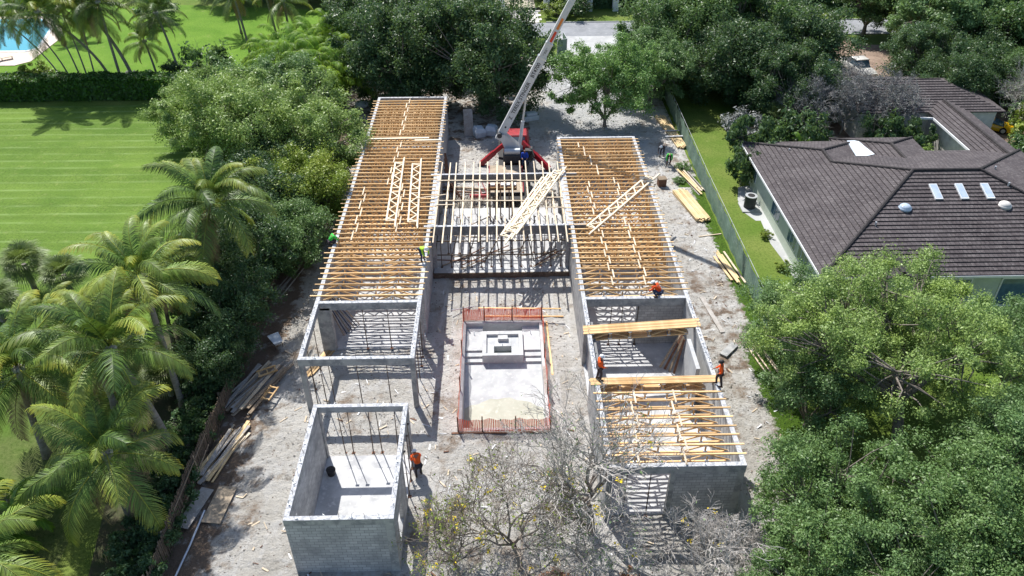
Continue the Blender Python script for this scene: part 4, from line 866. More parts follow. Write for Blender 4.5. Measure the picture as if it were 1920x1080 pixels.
# bags and pallets behind
for k, (x, y) in enumerate(((-2.0, 71.2), (-.8, 71.6))):
    q = MB(); q.v = [(-.5, -.5, 0), (.5, -.5, 0), (.5, .5, 0), (-.5, .5, 0), (-.6, -.55, .6), (.58, -.6, .55), (.6, .55, .6), (-.55, .6, .62), (-.42, -.4, 1.0), (.38, -.45, .9), (.45, .4, .95), (-.4, .45, 1.05)]; q.f = [(3, 2, 1, 0), (8, 9, 10, 11)]+[(a+k, a+(k+1) % 4, a+4+(k+1) % 4, a+4+k) for a in (0, 4) for k in range(4)]
    o = q.obj('bulk_bag', 'tarp', None, False, .08); o.location = (x, y, .05); o.rotation_euler = (0, 0, .4+k); tag(o, 'pale bulk bag under the dark oak, '+('left' if k == 0 else 'right')+' one', 'bulk bag', 'bulk bags under the oak')
o = MB().box(-.45, .45, -.06, .06, 0, 2.6).obj('wooden_form_panel', 'grey_wood'); o.location = (-3.0, 71.2, .1); o.rotation_euler = (-.35, 0, .1); tag(o, 'upright grey wooden panel leaning beside the bulk bags', 'form panel')
o = MB().box(-.9, .9, -.5, .5, 0, .5).box(-.5, .8, -.3, .4, .5, .8).obj('tarp_bundle', 'tarp', None, False, .1); o.location = (3.1, 75.0, 0.05); o.rotation_euler = (0, .1, .5); tag(o, 'grey plastic bundle on the ground behind the crane boom', 'tarp bundle')
o = MB().ball((0, 0, .4), (.7, .8, .6), 12).obj('tarp_bundle', 'dark_cloth', None, True); o.location = (-14.0, 73.0, 0); tag(o, 'dark covered heap beside the far left corner of the left wing', 'covered heap')
o = MB().ball((0, 0, .3), (.8, .8, .4), 12).obj('tarp_bundle', 'tarp', None, True); o.location = (-14.6, 79.0, 0); tag(o, 'pale blue plastic heap in the gap left of the dark oak', 'plastic heap')
board(-3.2, 59.6, .15, 4.5, -.12, 'rusty beam lying behind the far beam of the central hall, nearer one', 'beams behind the central hall', 'rust', .15, .12); board(-2.9, 60.3, .15, 4.5, -.15, 'brown beam lying behind the far beam of the central hall, farther one', 'beams behind the central hall', 'old_wood', .15, .12)
board(-1.9, 76.6, .9, 1.9, 0, 'rust-red board upright under the dark oak', None, 'rust', .35, .06, R(90))

# ---------------------------------------------------------------- people
def skin_mesh(name, verts, edges, radii, m, root=0, sub=1):
    me = bpy.data.meshes.new(name); me.from_pydata(verts, edges, []); o = bpy.data.objects.new(name, me); COL.objects.link(o)
    md = o.modifiers.new('skin', 'SKIN'); md.use_smooth_shade = True
    for i, r in enumerate(radii): me.skin_vertices[0].data[i].radius = r if isinstance(r, tuple) else (r, r)
    me.skin_vertices[0].data[root].use_root = True
    s = o.modifiers.new('sub', 'SUBSURF'); s.levels = sub; s.render_levels = sub
    dg = bpy.context.evaluated_depsgraph_get(); out = bpy.data.meshes.new_from_object(o.evaluated_get(dg)); out.name = name; out.materials.clear(); out.materials.append(MATS[m])
    bpy.data.objects.remove(o); return out
POSE = {
 'stand': dict(pel=(0, 0, .94), che=(0, .02, 1.28), nek=(0, .03, 1.48), hed=(0, .07, 1.63), sh=(.19, .0, 1.42), el=(.27, .03, 1.14), wr=(.2, .24, 1.0), hip=(.1, 0, .9), kn=(.12, .04, .5), an=(.13, -.02, .09)),
 'bend': dict(pel=(0, -.2, .92), che=(0, .13, 1.13), nek=(0, .33, 1.2), hed=(0, .47, 1.18), sh=(.19, .27, 1.17), el=(.25, .34, .88), wr=(.17, .5, .66), hip=(.1, -.18, .88), kn=(.13, .0, .48), an=(.14, -.06, .09)),
 'crouch': dict(pel=(0, -.12, .42), che=(0, .13, .7), nek=(0, .27, .83), hed=(0, .4, .9), sh=(.19, .22, .8), el=(.27, .36, .55), wr=(.14, .55, .4), hip=(.1, -.1, .4), kn=(.2, .32, .52), an=(.16, .02, .09)),
 'sit': dict(pel=(0, 0, .5), che=(0, .03, .85), nek=(0, .05, 1.05), hed=(0, .1, 1.2), sh=(.19, .03, 1.0), el=(.26, .15, .75), wr=(.18, .42, .72), hip=(.1, .02, .48), kn=(.15, .45, .52), an=(.15, .5, .1)),
}
def person(label, loc, rz, pose, shirt, legs='dark_cloth', hat='helmet_white', vest=None, lean=0, scale=1.0, asym=0):
    P = POSE[pose]; t = thing('person', label, 'person', loc, rz, None, scale)
    v, e, r = [], [], []
    def add(p, rad, par=None):
        v.append(tuple(p)); r.append(rad)
        if par is not None: e.append((par, len(v)-1))
        return len(v)-1
    sgn = lambda p, s, k=0: (p[0]*s, p[1]+k*s, p[2])
    pel = add(P['pel'], (.15, .11)); che = add(P['che'], (.16, .11), pel); nek = add(P['nek'], .06, che); hed = add(P['hed'], (.085, .1), nek)
    top = Vector(P['hed'])+(Vector(P['hed'])-Vector(P['nek'])).normalized()*.09; add(top, (.075, .085), hed)
    for s in (-1, 1):
        a = add(sgn(P['sh'], s), .06, che); b2 = add(sgn(P['el'], s, asym*.06), .045, a); w = Vector(sgn(P['wr'], s, asym*.1)); c = add(w, .03, b2)
        d = (w-Vector(sgn(P['el'], s, asym*.06))).normalized(); palm = add(w+d*.07, (.038, .02), c); sd = d.cross(Vector((0, 0, 1))).normalized()
        for k, L in enumerate((.075, .09, .085, .065)):
            bse = w+d*.08+sd*(.03-.02*k); f1 = add(bse+d*L*.5, .0085, palm); add(bse+d*L*.85-Vector((0, 0, L*.35)), .0075, f1)
        th = add(w+d*.03+sd*.05*s, .01, palm); add(w+d*.075+sd*.07*s, .009, th)
        h = add(sgn(P['hip'], s), .085, pel); kk = add(sgn(P['kn'], s, asym*.12), .058, h); an = add(sgn(P['an'], s, asym*.14), .04, kk); add(Vector(sgn(P['an'], s, asym*.14))+Vector((0, .14, -.05)), (.04, .03), an)
    body = link('body', skin_mesh('body', v, e, r, 'skin'), t)
    # face: eyes, nose, mouth sit on the head mesh as part details
    hd = Vector(P['hed']); f = MB()
    for s in (-1, 1): f.ball((hd.x+s*.03, hd.y+.088, hd.z+.015), .012, 8)
    f.obj('eyes', 'black', t); MB().ball((hd.x, hd.y+.1, hd.z-.015), (.013, .022, .025), 8).obj('nose', 'skin', t); MB().ball((hd.x, hd.y+.088, hd.z-.05), (.026, .01, .007), 8).obj('mouth', 'rust', t)
    # shirt
    v, e, r = [], [], []
    pel = add(Vector(P['pel'])+Vector((0, 0, .03)), (.18, .135)); mid = add(Vector(P['pel']).lerp(Vector(P['che']), .5), (.175, .13), pel); che = add(P['che'], (.19, .14), mid); add(Vector(P['che']).lerp(Vector(P['nek']), .8), (.1, .08), che)
    for s in (-1, 1):
        a = add(sgn(P['sh'], s), .085, che); b2 = add(sgn(P['el'], s, asym*.06), .065, a); add(Vector(sgn(P['el'], s, asym*.06)).lerp(Vector(sgn(P['wr'], s, asym*.1)), .85), .045, b2)
    sh = link('shirt', skin_mesh('shirt', v, e, r, shirt), t)
    v, e, r = [], [], []
    pel = add(P['pel'], (.165, .125)); 
    for s in (-1, 1): h = add(sgn(P['hip'], s), .105, pel); kk = add(sgn(P['kn'], s, asym*.12), .078, h); add(Vector(sgn(P['an'], s, asym*.14))+Vector((0, 0, .03)), .06, kk)
    link('trousers', skin_mesh('trousers', v, e, r, legs), t)
    for s in (-1, 1):
        an = Vector(sgn(P['an'], s, asym*.14)); MB().ball((an.x, an.y+.06, an.z-.035), (.055, .15, .055), 10).ball((an.x, an.y, an.z+.03), (.055, .06, .09), 10).obj('boot', 'boot', t, True)
    if hat:
        ax = (Vector(P['hed'])-Vector(P['nek'])).normalized(); tt = Vector(P['hed'])+Vector((0, 0, .05)) 
        q = MB().ball((0, 0, 0), (.125, .145, .12), 14, half=True); n0 = len(q.v)
        q.tube([(0, .03, -.008), (0, .03, .006)], [.155, .15], 16)
        o = q.obj('helmet', hat, t, True); o.location = tt; o.rotation_euler = (-max(0, ax.y)*.6, 0, 0)
    if vest:
        for z in (.35, .7): 
            p = Vector(P['pel']).lerp(Vector(P['che']), z); MB().tube([p-Vector((0, 0, .02)), p+Vector((0, 0, .02))], .178, 14).obj('band', vest, t)
    return t
person('worker in orange shirt and pale helmet bending beside the front pavilion', (-4.65, 28.35, .08), R(20), 'bend', 'orange_cloth', 'dark_cloth', 'helmet_white', scale=1.08, asym=.5)
person('worker in orange shirt and white helmet standing on the left wall of the right wing', (5.22, 31.35, 4.04), R(-80), 'stand', 'orange_cloth', 'dark_cloth', 'helmet_white', asym=.4)
person('worker in orange shirt and dark helmet standing at the right wall of the right wing', (11.62, 30.75, 4.04), R(75), 'stand', 'orange_cloth', 'dark_cloth', 'black', asym=1)
person('worker in orange shirt crouching on the cross beam of the right wing', (9.75, 38.88, 4.0), R(60), 'crouch', 'burnt_orange', 'navy_cloth', 'helmet_white', scale=1.05)
person('worker in lime shirt and white helmet bending on the left wing wall edge', (-5.2, 43.2, 4.05), R(-140), 'bend', 'lime_cloth', 'navy_cloth', 'helmet_white', scale=1.0, asym=.4)
person('worker in bright green shirt sitting on the far left wall of the left wing', (-11.75, 45.7, 3.75), R(-60), 'crouch', 'green_cloth', 'dark_cloth', None)
person('man in dark shirt and white helmet walking between right wing and yellow lumber', (15.2, 66.2, .08), R(150), 'bend', 'dark_cloth', 'dark_cloth', 'helmet_white', asym=1)
person('man in green shirt and dark trousers beside the yellow lumber stack', (15.5, 64.4, .08), R(170), 'bend', 'green_cloth', 'dark_cloth', None, asym=1, scale=1.05)
person('crane operator in blue shirt sitting at the controls', (2.2, 63.1, 1.0), R(180), 'sit', 'blue_cloth', 'navy_cloth', None, scale=1.15)
person('man in white shirt and hat standing by the green panel at the driveway', (16.2, 95.6, 0), R(180), 'stand', 'white_cloth', 'navy_cloth', 'helmet_white')
t = thing('work_box', 'brown box standing on the ground near the two men by the right wing', 'box', (14.2, 60.6, .05), .1); MB().box(-.35, .35, -.3, .3, 0, .7).obj('body', 'rust', t, bevel=.02); MB().box(-.38, .38, -.33, .33, .7, .76).obj('lid', 'old_wood', t)

# ---------------------------------------------------------------- vehicles
def car(label, loc, rz, paint, L=4.6, Wd=1.85, Hh=1.5, kind='suv', name='parked_car'):
    t = thing(name, label, 'car', loc, rz, 'cars parked beyond the houses'); h = Hh; w = Wd/2
    def loft(secs, m, nm, bev=.05):
        q = MB()
        for (x, z0, z1, ww) in secs: q.v += [(x, -ww, z0), (x, ww, z0), (x, ww*.98, (z0+z1)/2), (x, ww*.9, z1), (x, -ww*.9, z1), (x, -ww*.98, (z0+z1)/2)]
        for i in range(len(secs)-1):
            for k in range(6): a = i*6; q.f.append((a+k, a+(k+1) % 6, a+6+(k+1) % 6, a+6+k))
        q.f.append((0, 1, 2, 3, 4, 5)); a = (len(secs)-1)*6; q.f.append(tuple(a+k for k in (5, 4, 3, 2, 1, 0))); return q.obj(nm, m, t, True, bev)
    if kind == 'sport': body = [(-L/2, .3, .75, w*.8), (-L*.4, .2, .88, w), (-L*.1, .2, .82, w*.95), (L*.2, .2, .7, w*.95), (L*.38, .2, .62, w), (L/2, .25, .45, w*.8)]; cabn = [(-L*.32, .8, .9, w*.6), (-L*.12, .8, Hh, w*.62), (L*.08, .78, Hh-.03, w*.62), (L*.3, .66, .7, w*.72)]
    elif kind == 'pickup': body = [(-L/2, .4, 1.0, w*.92), (-L*.45, .35, 1.08, w), (L*.2, .35, 1.08, w), (L*.42, .35, 1.0, w), (L/2, .4, .8, w*.9)]; cabn = [(-L*.12, 1.0, 1.1, w*.85), (-L*.09, 1.0, Hh, w*.78), (L*.12, 1.0, Hh, w*.78), (L*.24, 1.0, 1.06, w*.85)]
    else: body = [(-L/2, .4, .95, w*.9), (-L*.45, .3, 1.0, w), (L*.2, .3, 1.0, w), (L*.42, .3, .9, w), (L/2, .35, .7, w*.88)]; cabn = [(-L*.44, .95, 1.05, w*.85), (-L*.36, .95, Hh, w*.75), (L*.05, .95, Hh, w*.75), (L*.22, .92, .98, w*.85)]
    loft(body, paint, 'body'); gl = [(x*1.0, z0, z1-.07, ww*1.012) for x, z0, z1, ww in cabn]; loft(gl, 'glass', 'windows', .02)
    rf = cabn[1:3]; loft([(rf[0][0]-.05, Hh-.07, Hh, rf[0][3]*1.05), (rf[1][0]+.05, Hh-.07, Hh-.01, rf[1][3]*1.05)], paint, 'roof', .03)
    for s in (-1, 1):
        for x in (-L*.3, L*.31):
            wh = MB().tube([(x, s*(w-.2), .33), (x, s*(w+.01), .33)], .33, 18).obj('wheel', 'wheel_rubber', t); MB().tube([(x, s*(w+.01), .33), (x, s*(w+.02), .33)], .2, 12).obj('rim', 'galv', wh)
        MB().ball((L*.475, s*w*.68, .62 if kind == 'sport' else .78), (.08, .18, .08), 8).obj('headlight', 'lamp_glass', t, True); MB().ball((-L*.485, s*w*.7, .75), (.05, .16, .08), 8).obj('tail_light', 'red_sign', t, True)
    if kind == 'pickup': MB().box(-L*.46, -L*.14, -w*.8, w*.8, 1.081, 1.09).obj('bed_cover', 'dark_grey', t)
    return t
car('pale silver pickup truck parked among the trees behind the back house', (41.6, 87.2, .02), R(-80), 'silver_car', 5.4, 1.95, 1.85, 'pickup')
car('dark car parked left of the pale pickup', (38.6, 89.6, .02), R(-75), 'dark_car')
car('blue grey car half hidden under the trees, left of the dark car', (36.3, 88.6, .02), R(-80), 'blue_car')
car('yellow sports car parked right of the garage wing', (48.9, 71.8, .02), R(-30), 'yellow_car', 4.5, 1.95, 1.2, 'sport')

# ---------------------------------------------------------------- vegetation
def leaves(P, N, size, asp=.5):
    n = len(P); N = N/np.linalg.norm(N, axis=1, keepdims=True); r = rng.normal(size=(n, 3)); a = np.cross(N, r); a /= np.linalg.norm(a, axis=1, keepdims=True)+1e-9; b = np.cross(N, a)
    s = size*np.clip(rng.lognormal(-.08, .42, (n, 1)), .4, 1.9); fold = N*s*rng.uniform(.0, .25, (n, 1))
    V = np.stack([P-a*s*.5, P+b*s*asp*.5+fold, P+a*s*.55, P-b*s*asp*.5+fold], 1).reshape(-1, 3)
    return V, np.arange(n*4).reshape(n, 4)
def crown(rx, ry, h0, h1, nclump, nleaf, size, seed, flat=.75, lobes=7, spread=1.0, shift=(0, 0)):
    """clumps of leaves in a lumpy envelope; returns leaf mesh arrays and clump centres"""
    g = np.random.default_rng(seed); hh = h1-h0; cs = []; lob = []
    for i in range(lobes):
        a = 2*math.pi*i/lobes+g.uniform(-.4, .4); d = g.uniform(.35, .62); lob.append((math.cos(a)*d*rx, math.sin(a)*d*ry, h0+hh*g.uniform(.38, .66), g.uniform(.38, .55)*rx, g.uniform(.38, .55)*ry, hh*g.uniform(.3, .42)))
    lob.append((0, 0, h0+hh*.62, rx*.5, ry*.5, hh*.38))
    while len(cs) < nclump:
        L = lob[g.integers(len(lob))]; v = g.normal(size=3); v /= np.linalg.norm(v)
        q = g.uniform(.6, 1.08)*(1+.18*math.sin(5*v[0]+seed)*math.cos(4*v[1])); p = np.array([L[0]+v[0]*L[3]*q, L[1]+v[1]*L[4]*q, L[2]+v[2]*L[5]*q*(1.25 if v[2] < 0 else 1)])
        if p[2] > h0*.6+.25: cs.append(p)
    cs = np.array(cs); w = g.uniform(.4, 1.6, nclump); w /= w.sum(); idx = g.choice(nclump, nleaf, p=w)
    cr = g.uniform(.45, 1.35, nclump)*min(rx, ry)*.19*spread
    v = g.normal(size=(nleaf, 3)); v /= np.linalg.norm(v, axis=1, keepdims=True); rr = g.uniform(.1, 1, (nleaf, 1))**.5
    spk = g.normal(size=(nclump, 7, 3)); spk /= np.linalg.norm(spk, axis=2, keepdims=True); sp = spk[idx, g.integers(0, 7, nleaf)]
    v = v*.62+sp*.62                                     # leaves gather along a few sprays of every clump
    P = cs[idx]+v*rr*cr[idx][:, None]*np.array([1.1, 1.1, flat])
    P += g.normal(size=P.shape)*cr[idx][:, None]*.13
    N = v*.6+g.normal(size=(nleaf, 3))*.65+np.array([0, 0, .6])
    P[:, 2] = np.maximum(P[:, 2], .15)
    P[:, 0] += shift[0]; P[:, 1] += shift[1]; cs = cs+np.array([shift[0], shift[1], 0])
    return leaves(P, N, size), cs
def limbs(cs, h0, r0, seed, k=6, base=(0, 0), twigs=True, lean=(0, 0)):
    g = random.Random(seed); q = MB(); fork = Vector((lean[0], lean[1], h0*.75)); q.tube([(base[0], base[1], -.1), (base[0]+lean[0]*.4, base[1]+lean[1]*.4, h0*.4), fork], [r0*1.25, r0*.95, r0*.8], 9)
    mains = []; order = sorted(range(len(cs)), key=lambda i: math.atan2(cs[i][1]-fork.y, cs[i][0]-fork.x))
    groups = [order[i::1][int(len(order)*a/k):int(len(order)*(a+1)/k)] for i, a in ((0, a) for a in range(k))]
    for G in groups:
        if not G: continue
        c = Vector(np.mean(cs[G], axis=0)); m = fork.lerp(c, .5)+Vector((g.uniform(-.3, .3), g.uniform(-.3, .3), -.15)); q.tube([fork, m, c], [r0*.6, r0*.42, r0*.24], 7, False)
        for i in G:
            e = Vector(cs[i]); s = m.lerp(c, g.random()); md = s.lerp(e, .5)+Vector((g.uniform(-.3, .3), g.uniform(-.3, .3), g.uniform(-.1, .25)))
            q.tube([s, md, e], [r0*.2, r0*.13, r0*.06], 4, False)
    return q
VARS = {}
def tree(label, x, y, key, rz=0, scale=1, m='oak_leaf', cat='tree', name='tree', group=None, bark='bark', zs=1, **kw):
    if key not in VARS:
        kw2 = dict(rx=6.5, ry=6.5, h0=2.6, h1=8.5, nclump=95, nleaf=34000, size=.30, seed=1, r0=.32, lean=(0, 0), k=6); kw2.update(kw)
        ck = {a: kw2[a] for a in ('rx', 'ry', 'h0', 'h1', 'nclump', 'nleaf', 'size', 'seed')}
        for a in ('flat', 'lobes', 'spread', 'shift'):
            if a in kw2: ck[a] = kw2[a]
        (V, F), cs = crown(**ck); VARS[key] = (fast_mesh('crown', V, F, m), limbs(cs, kw2['h0'], kw2['r0'], kw2['seed'], kw2['k'], lean=kw2['lean']).mesh('trunk', bark, True))
    cme, tme = VARS[key]; t = thing(name, label, cat, (x, y, 0), rz, group, scale); t.scale = (scale, scale, scale*zs)
    link('trunk', tme, t); c = link('crown', cme, t)
    if c.data.materials[0].name != m: c.material_slots[0].link = 'OBJECT'; c.material_slots[0].material = MATS[m]
    return t
DK = dict(seed=11, rx=7.2, ry=6.6, h0=.5, h1=9.2, nclump=210, nleaf=100000, size=.21, r0=.4)
tree('wide dark oak directly behind the far end of the left wing', -9.4, 79.8, 'dark1', 0, 1.02, 'dark_leaf', 'tree', 'oak_tree', zs=1.1, **DK)
tree('dark oak left of the crane boom behind the bulk bags', -1.0, 77.9, 'dark2', 0, 1.0, 'dark_leaf', 'tree', 'oak_tree', zs=1.12, **{**DK, 'seed': 12, 'h1': 10.6})
tree('dark oak reaching up to the road, behind the two oaks left of the boom', -4.5, 90.5, 'dark1', 2.1, .98, 'dark_leaf', 'tree', 'oak_tree')
tree('dark oak by the road at the far left of the oak group', -14.2, 92.0, 'dark2', 1.3, .95, 'dark_leaf', 'tree', 'oak_tree')
tree('green tree among the oaks, closest to the road', -8.0, 97.5, 'dark1', 4, .8, 'oak_leaf', 'tree', 'oak_tree')
# tree right of the boom
tree('loose green tree with dark trunk behind the far end of the right wing', 10.6, 73.0, 'open1', 0, 1, 'fresh_leaf', 'tree', 'shade_tree', seed=21, rx=6.6, ry=5.6, h0=1.1, h1=8.4, nclump=200, nleaf=70000, size=.17, r0=.2, spread=.8, k=6)
tree('small green tree between the loose tree and the green fence', 16.2, 79.5, 'open1', 2.5, .85, 'mid_leaf', 'tree', 'shade_tree')
# right background masses
for i, (x, y, s, k, m, lb) in enumerate(((20.5, 86, 1.0, 'dark1', 'oak_leaf', 'tall green oak beyond the fence, right of the driveway gate'), (27.0, 89.5, 1.15, 'dark2', 'oak_leaf', 'broad oak behind the tall green oak near the top edge'), (25.0, 79.0, .85, 'dark2', 'dark_leaf', 'very dark oak shading the grass beside the green fence'), (32.0, 82.5, 1.0, 'dark1', 'dark_leaf', 'dark oak left of the parked cars'), (29.5, 75.0, .72, 'dark2', 'dark_leaf', 'low dark tree between the grey brush and the fence grass'), (32.6, 95, .8, 'dark1', 'oak_leaf', 'dark oak at the top edge left of the dirt yard'), (51.0, 88, 1.1, 'right1', 'mid_leaf', 'bright spreading tree right of the parked cars'), (57.0, 86, 1.1, 'right1', 'oak_leaf', 'spreading tree at the top right behind the yellow car'), (50.5, 79.6, .72, 'dark1', 'dark_leaf', 'low dark tree in front of the bright spreading tree'), (47.5, 100.5, .8, 'right1', 'oak_leaf', 'tree left of the pair by the road at the top right'), (52.5, 99, 1.05, 'right1', 'oak_leaf', 'tree by the road at the top right'), (62, 98, 1.1, 'dark2', 'dark_leaf', 'dark tree in the far top right corner'), (64, 84, 1.0, 'dark1', 'oak_leaf', 'green tree at the right edge above the yellow car'), (58.5, 75, .78, 'right1', 'yellow_leaf', 'yellow green tree at the right edge near the yellow car'), (20.5, 96.5, .62, 'dark2', 'oak_leaf', 'green tree right of the driveway by the road'), (46.0, 81.0, .72, 'dark2', 'dark_leaf', 'small dark tree overhanging the back house roof'), (53.5, 77.5, .6, 'dark2', 'oak_leaf', 'small tree directly behind the yellow car'), (46.2, 75.4, .62, 'dark2', 'dark_leaf', 'low dark tree overhanging the right end of the back house roof'))):
    kw = dict(seed=31, rx=6.3, ry=6, h0=2.2, h1=9.4, nclump=190, nleaf=80000, size=.23, r0=.34, spread=.85) if k == 'right1' else {}
    tree(lb, x, y, k, i*1.7, s, m, 'tree', 'oak_tree', **kw)
# left group
SF = dict(rx=7.0, ry=6.6, h0=.9, h1=9.6, nclump=230, nleaf=120000, size=.155, r0=.3, spread=.85, seed=41)
tree('large grey green tree beside the far part of the left wing, left one', -23.0, 64.0, 'soft1', 0, 1, 'soft_leaf', 'tree', 'shade_tree', **SF)
tree('large grey green tree touching the left wing, right one', -17.0, 63.5, 'soft2', 1, 1, 'soft_leaf', 'tree', 'shade_tree', **{**SF, 'seed': 42, 'rx': 5.6, 'ry': 6.2, 'h1': 8.4, 'nleaf': 95000})
tree('grey green tree behind the pair beside the left wing', -21.0, 71.5, 'soft2', 3.3, 1.0, 'mid_leaf', 'tree', 'shade_tree')
tree('grey green tree hiding the right end of the clipped hedge', -28.3, 70.5, 'soft2', 5.0, .8, 'soft_leaf', 'tree', 'shade_tree')
YL = dict(seed=44, rx=4.4, ry=4.6, h0=.8, h1=6.4, nclump=150, nleaf=62000, size=.14, r0=.18)
tree('yellow green tree overhanging the left wing', -15.4, 54.5, 'yel', 0, 1, 'yellow_leaf', 'tree', 'shade_tree', **YL)
tree('lower green tree in front of the yellow green one', -15.2, 48.6, 'yel', 2, .82, 'bright_leaf', 'tree', 'shade_tree')
for i, (x, y, s, lb) in enumerate(((-18.6, 52.5, .95, 'dark tree left of the yellow green tree'), (-18.2, 46.0, .95, 'dark tree between tall palm and left wing, middle one'), (-17.9, 40.6, .85, 'dark tree beside the wheelbarrow'), (-18.8, 57.5, .9, 'dark tree under the grey green trees, lawn side'), (-17.6, 36.2, .62, 'low dark tree behind the upper lumber heap'))):
    tree(lb, x, y, 'yel', i*1.3+.5, s, 'dark_leaf', 'tree', 'shade_tree', zs=1.05)
# near right trees
tree('big spreading oak with visible trunk at the right edge', 21.4, 28.6, 'near1', 0, 1, 'soft_leaf', 'tree', 'oak_tree', seed=51, rx=8.0, ry=6.6, h0=3.8, h1=9.4, nclump=230, nleaf=130000, size=.105, r0=.33, shift=(-.2, 3.9), lean=(.3, 1.9), spread=.58, k=8)
tree('small grey green tree beside the near end of the green fence', 17.7, 37.4, 'near2', 0, 1.0, 'mid_leaf', 'tree', 'shade_tree', seed=52, rx=4.2, ry=4.2, h0=.6, h1=6.6, nclump=120, nleaf=58000, size=.098, r0=.15, spread=.85)
tree('leafy tree left of the big oak, overhanging the lot edge', 17.4, 31.4, 'near2', 1.2, .95, 'mid_leaf', 'tree', 'shade_tree')
tree('rounded green tree between the big oak and the green house', 24.2, 34.6, 'near2', 2.2, 1.0, 'soft_leaf', 'tree', 'shade_tree')
tree('green tree at the right edge in front of the green house', 30.5, 34.5, 'near2', 3.7, 1.0, 'mid_leaf', 'tree', 'shade_tree')
tree('dense green tree at the bottom, nearest to the right wing front wall', 15.5, 22.8, 'near3', 0, 1, 'bright_leaf', 'tree', 'oak_tree', seed=53, rx=4.4, ry=4.6, h0=.7, h1=6.6, nclump=190, nleaf=120000, size=.102, r0=.24, spread=.78)
tree('bright green tree filling the bottom right corner', 21.8, 21.4, 'near4', 0, 1, 'bright_leaf', 'tree', 'oak_tree', seed=54, rx=5.6, ry=5.4, h0=.9, h1=7.6, nclump=240, nleaf=150000, size=.106, r0=.26, spread=.72)
tree('green tree between the two at the bottom right', 18.6, 18.6, 'near3', 2, .95, 'mid_leaf', 'tree', 'oak_tree'); tree('green tree at the right edge below the big oak', 26.6, 24.6, 'near4', 4, .95, 'mid_leaf', 'tree', 'oak_tree')
tree('green tree at the bottom edge in front of the right wing', 13.6, 18.2, 'near3', 5, .8, 'bright_leaf', 'tree', 'oak_tree')

# bushes
(V, F), cs = crown(1, 1, .1, 1.5, 30, 5200, .12, 61, .8, 5, 1.3); BUSH = [fast_mesh('foliage', V, F, 'dark_leaf')]
(V, F), cs2 = crown(1, 1, .1, 1.3, 26, 4600, .11, 62, .8, 4, 1.4); BUSH.append(fast_mesh('foliage', V, F, 'dark_leaf'))
bst = limbs(cs, .3, .05, 3, 5).mesh('stem', 'bark')
def bush(x, y, s, m, label, z=1, group=None):
    t = thing('bush', label, 'bush', (x, y, 0), random.uniform(0, 6), group, s); t.scale = (s, s, s*z); o = link('foliage', random.choice(BUSH), t); o.material_slots[0].link = 'OBJECT'; o.material_slots[0].material = MATS[m]; link('stem', bst, t)
rowl = 'dark bush in the hedge-like row behind the left picket fence'
for i in range(15): bush(-17.6+j(.35), 19.5+i*1.0, random.uniform(1.0, 1.35), 'dark_leaf' if i % 3 else 'oak_leaf', rowl, .95, 'bushes behind the left picket fence')
for i in range(14): bush(-17.9+j(.8), 35.0+i*1.3, random.uniform(1.5, 2.1), random.choice(('dark_leaf', 'dark_leaf', 'oak_leaf')), 'tall dark shrub between the palms and the left wing', 1.35, 'tall shrubs between palms and left wing')
for i in range(9): bush(-20.5+j(1.2), 42.0+i*2.2, random.uniform(1.6, 2.3), random.choice(('dark_leaf', 'oak_leaf')), 'leafy shrub at the lawn edge left of the picket fence', 1.3, 'shrubs at the lawn edge')
bush(22.6, 63.6, 2.2, 'dark_leaf', 'dark bush at the far left corner of the green house', 1.6); bush(21.2, 60.6, 1.5, 'dark_leaf', 'tall narrow shrub against the green house wall', 1.9); bush(25.2, 65.6, 2.0, 'oak_leaf', 'green bush behind the far roof corner', 1.2)
bush(28, 67.0, 2.6, 'dark_leaf', 'dark shrub left of the grey brush behind the house', 1.3); bush(37.5, 66.3, 1.8, 'dark_leaf', 'dark shrub in the courtyard behind the tiled roof', 1.4); bush(38.3, 63.6, 1.35, 'soft_leaf', 'light green shrub in the courtyard behind the tiled roof', 1.1)
bush(36.2, 66.9, 2.0, 'dark_leaf', 'dark shrub against the courtyard wall, left', 1.5); bush(39.5, 66.2, 1.2, 'dark_leaf', 'dark shrub against the courtyard wall, right', 1.5)
bush(51, 68, 2.2, 'yellow_leaf', 'yellow green bush right of the yellow car', 1.1); bush(53.5, 71.5, 2.4, 'mid_leaf', 'green bush at the right edge by the yellow car', 1.1); bush(48.5, 64.8, 2.0, 'oak_leaf', 'green bush right of the garage wing', 1); bush(24, 70.5, 2.3, 'silver_leaf', 'blue grey bush in shade on the grass beyond the fence', .9)
bush(-53, 87.6, 1.8, 'yellow_leaf', 'variegated bush behind the long hedge, left', .8); bush(-37.4, 88.0, 1.6, 'dark_leaf', 'dark bush behind the hedge at a palm foot', 1); bush(-42.6, 87.6, 1.1, 'silver_leaf', 'small pale bush behind the hedge at the thick palm', .7); bush(-63, 92.4, 1.4, 'silver_leaf', 'grey bush on the pool deck edge', .5)
bush(-31.5, 84.5, 3.0, 'oak_leaf', 'rounded dark leaved shrub at the right end of the hedge', 1.3); bush(-29.5, 81, 2.4, 'mid_leaf', 'light shrub in front of the hedge end', 1.2); bush(-47, 110, 3, 'oak_leaf', 'shrub group at the top of the neighbour lawn', .8)
bush(8.3, 110, 2.0, 'yellow_leaf', 'yellow green bush on the round bed beyond the road', .8); bush(10.8, 110.4, 2.3, 'dark_leaf', 'dark bush on the round bed beyond the road', .9)
bush(16.8, 80.6, 1.2, 'bright_leaf', 'small green bush at the fence behind the long lumber stack', .9); bush(16.6, 63.5, .8, 'bright_leaf', 'low weeds beside the yellow lumber', .7); bush(15.9, 61.3, .6, 'bright_leaf', 'low green weeds near the brown box', .6)
bush(21.0, 47.4, .55, 'yellow_leaf', 'small dry weed by the green house wall, nearer', .8); bush(20.9, 52.0, .5, 'yellow_leaf', 'small dry weed by the green house wall, farther', .8)
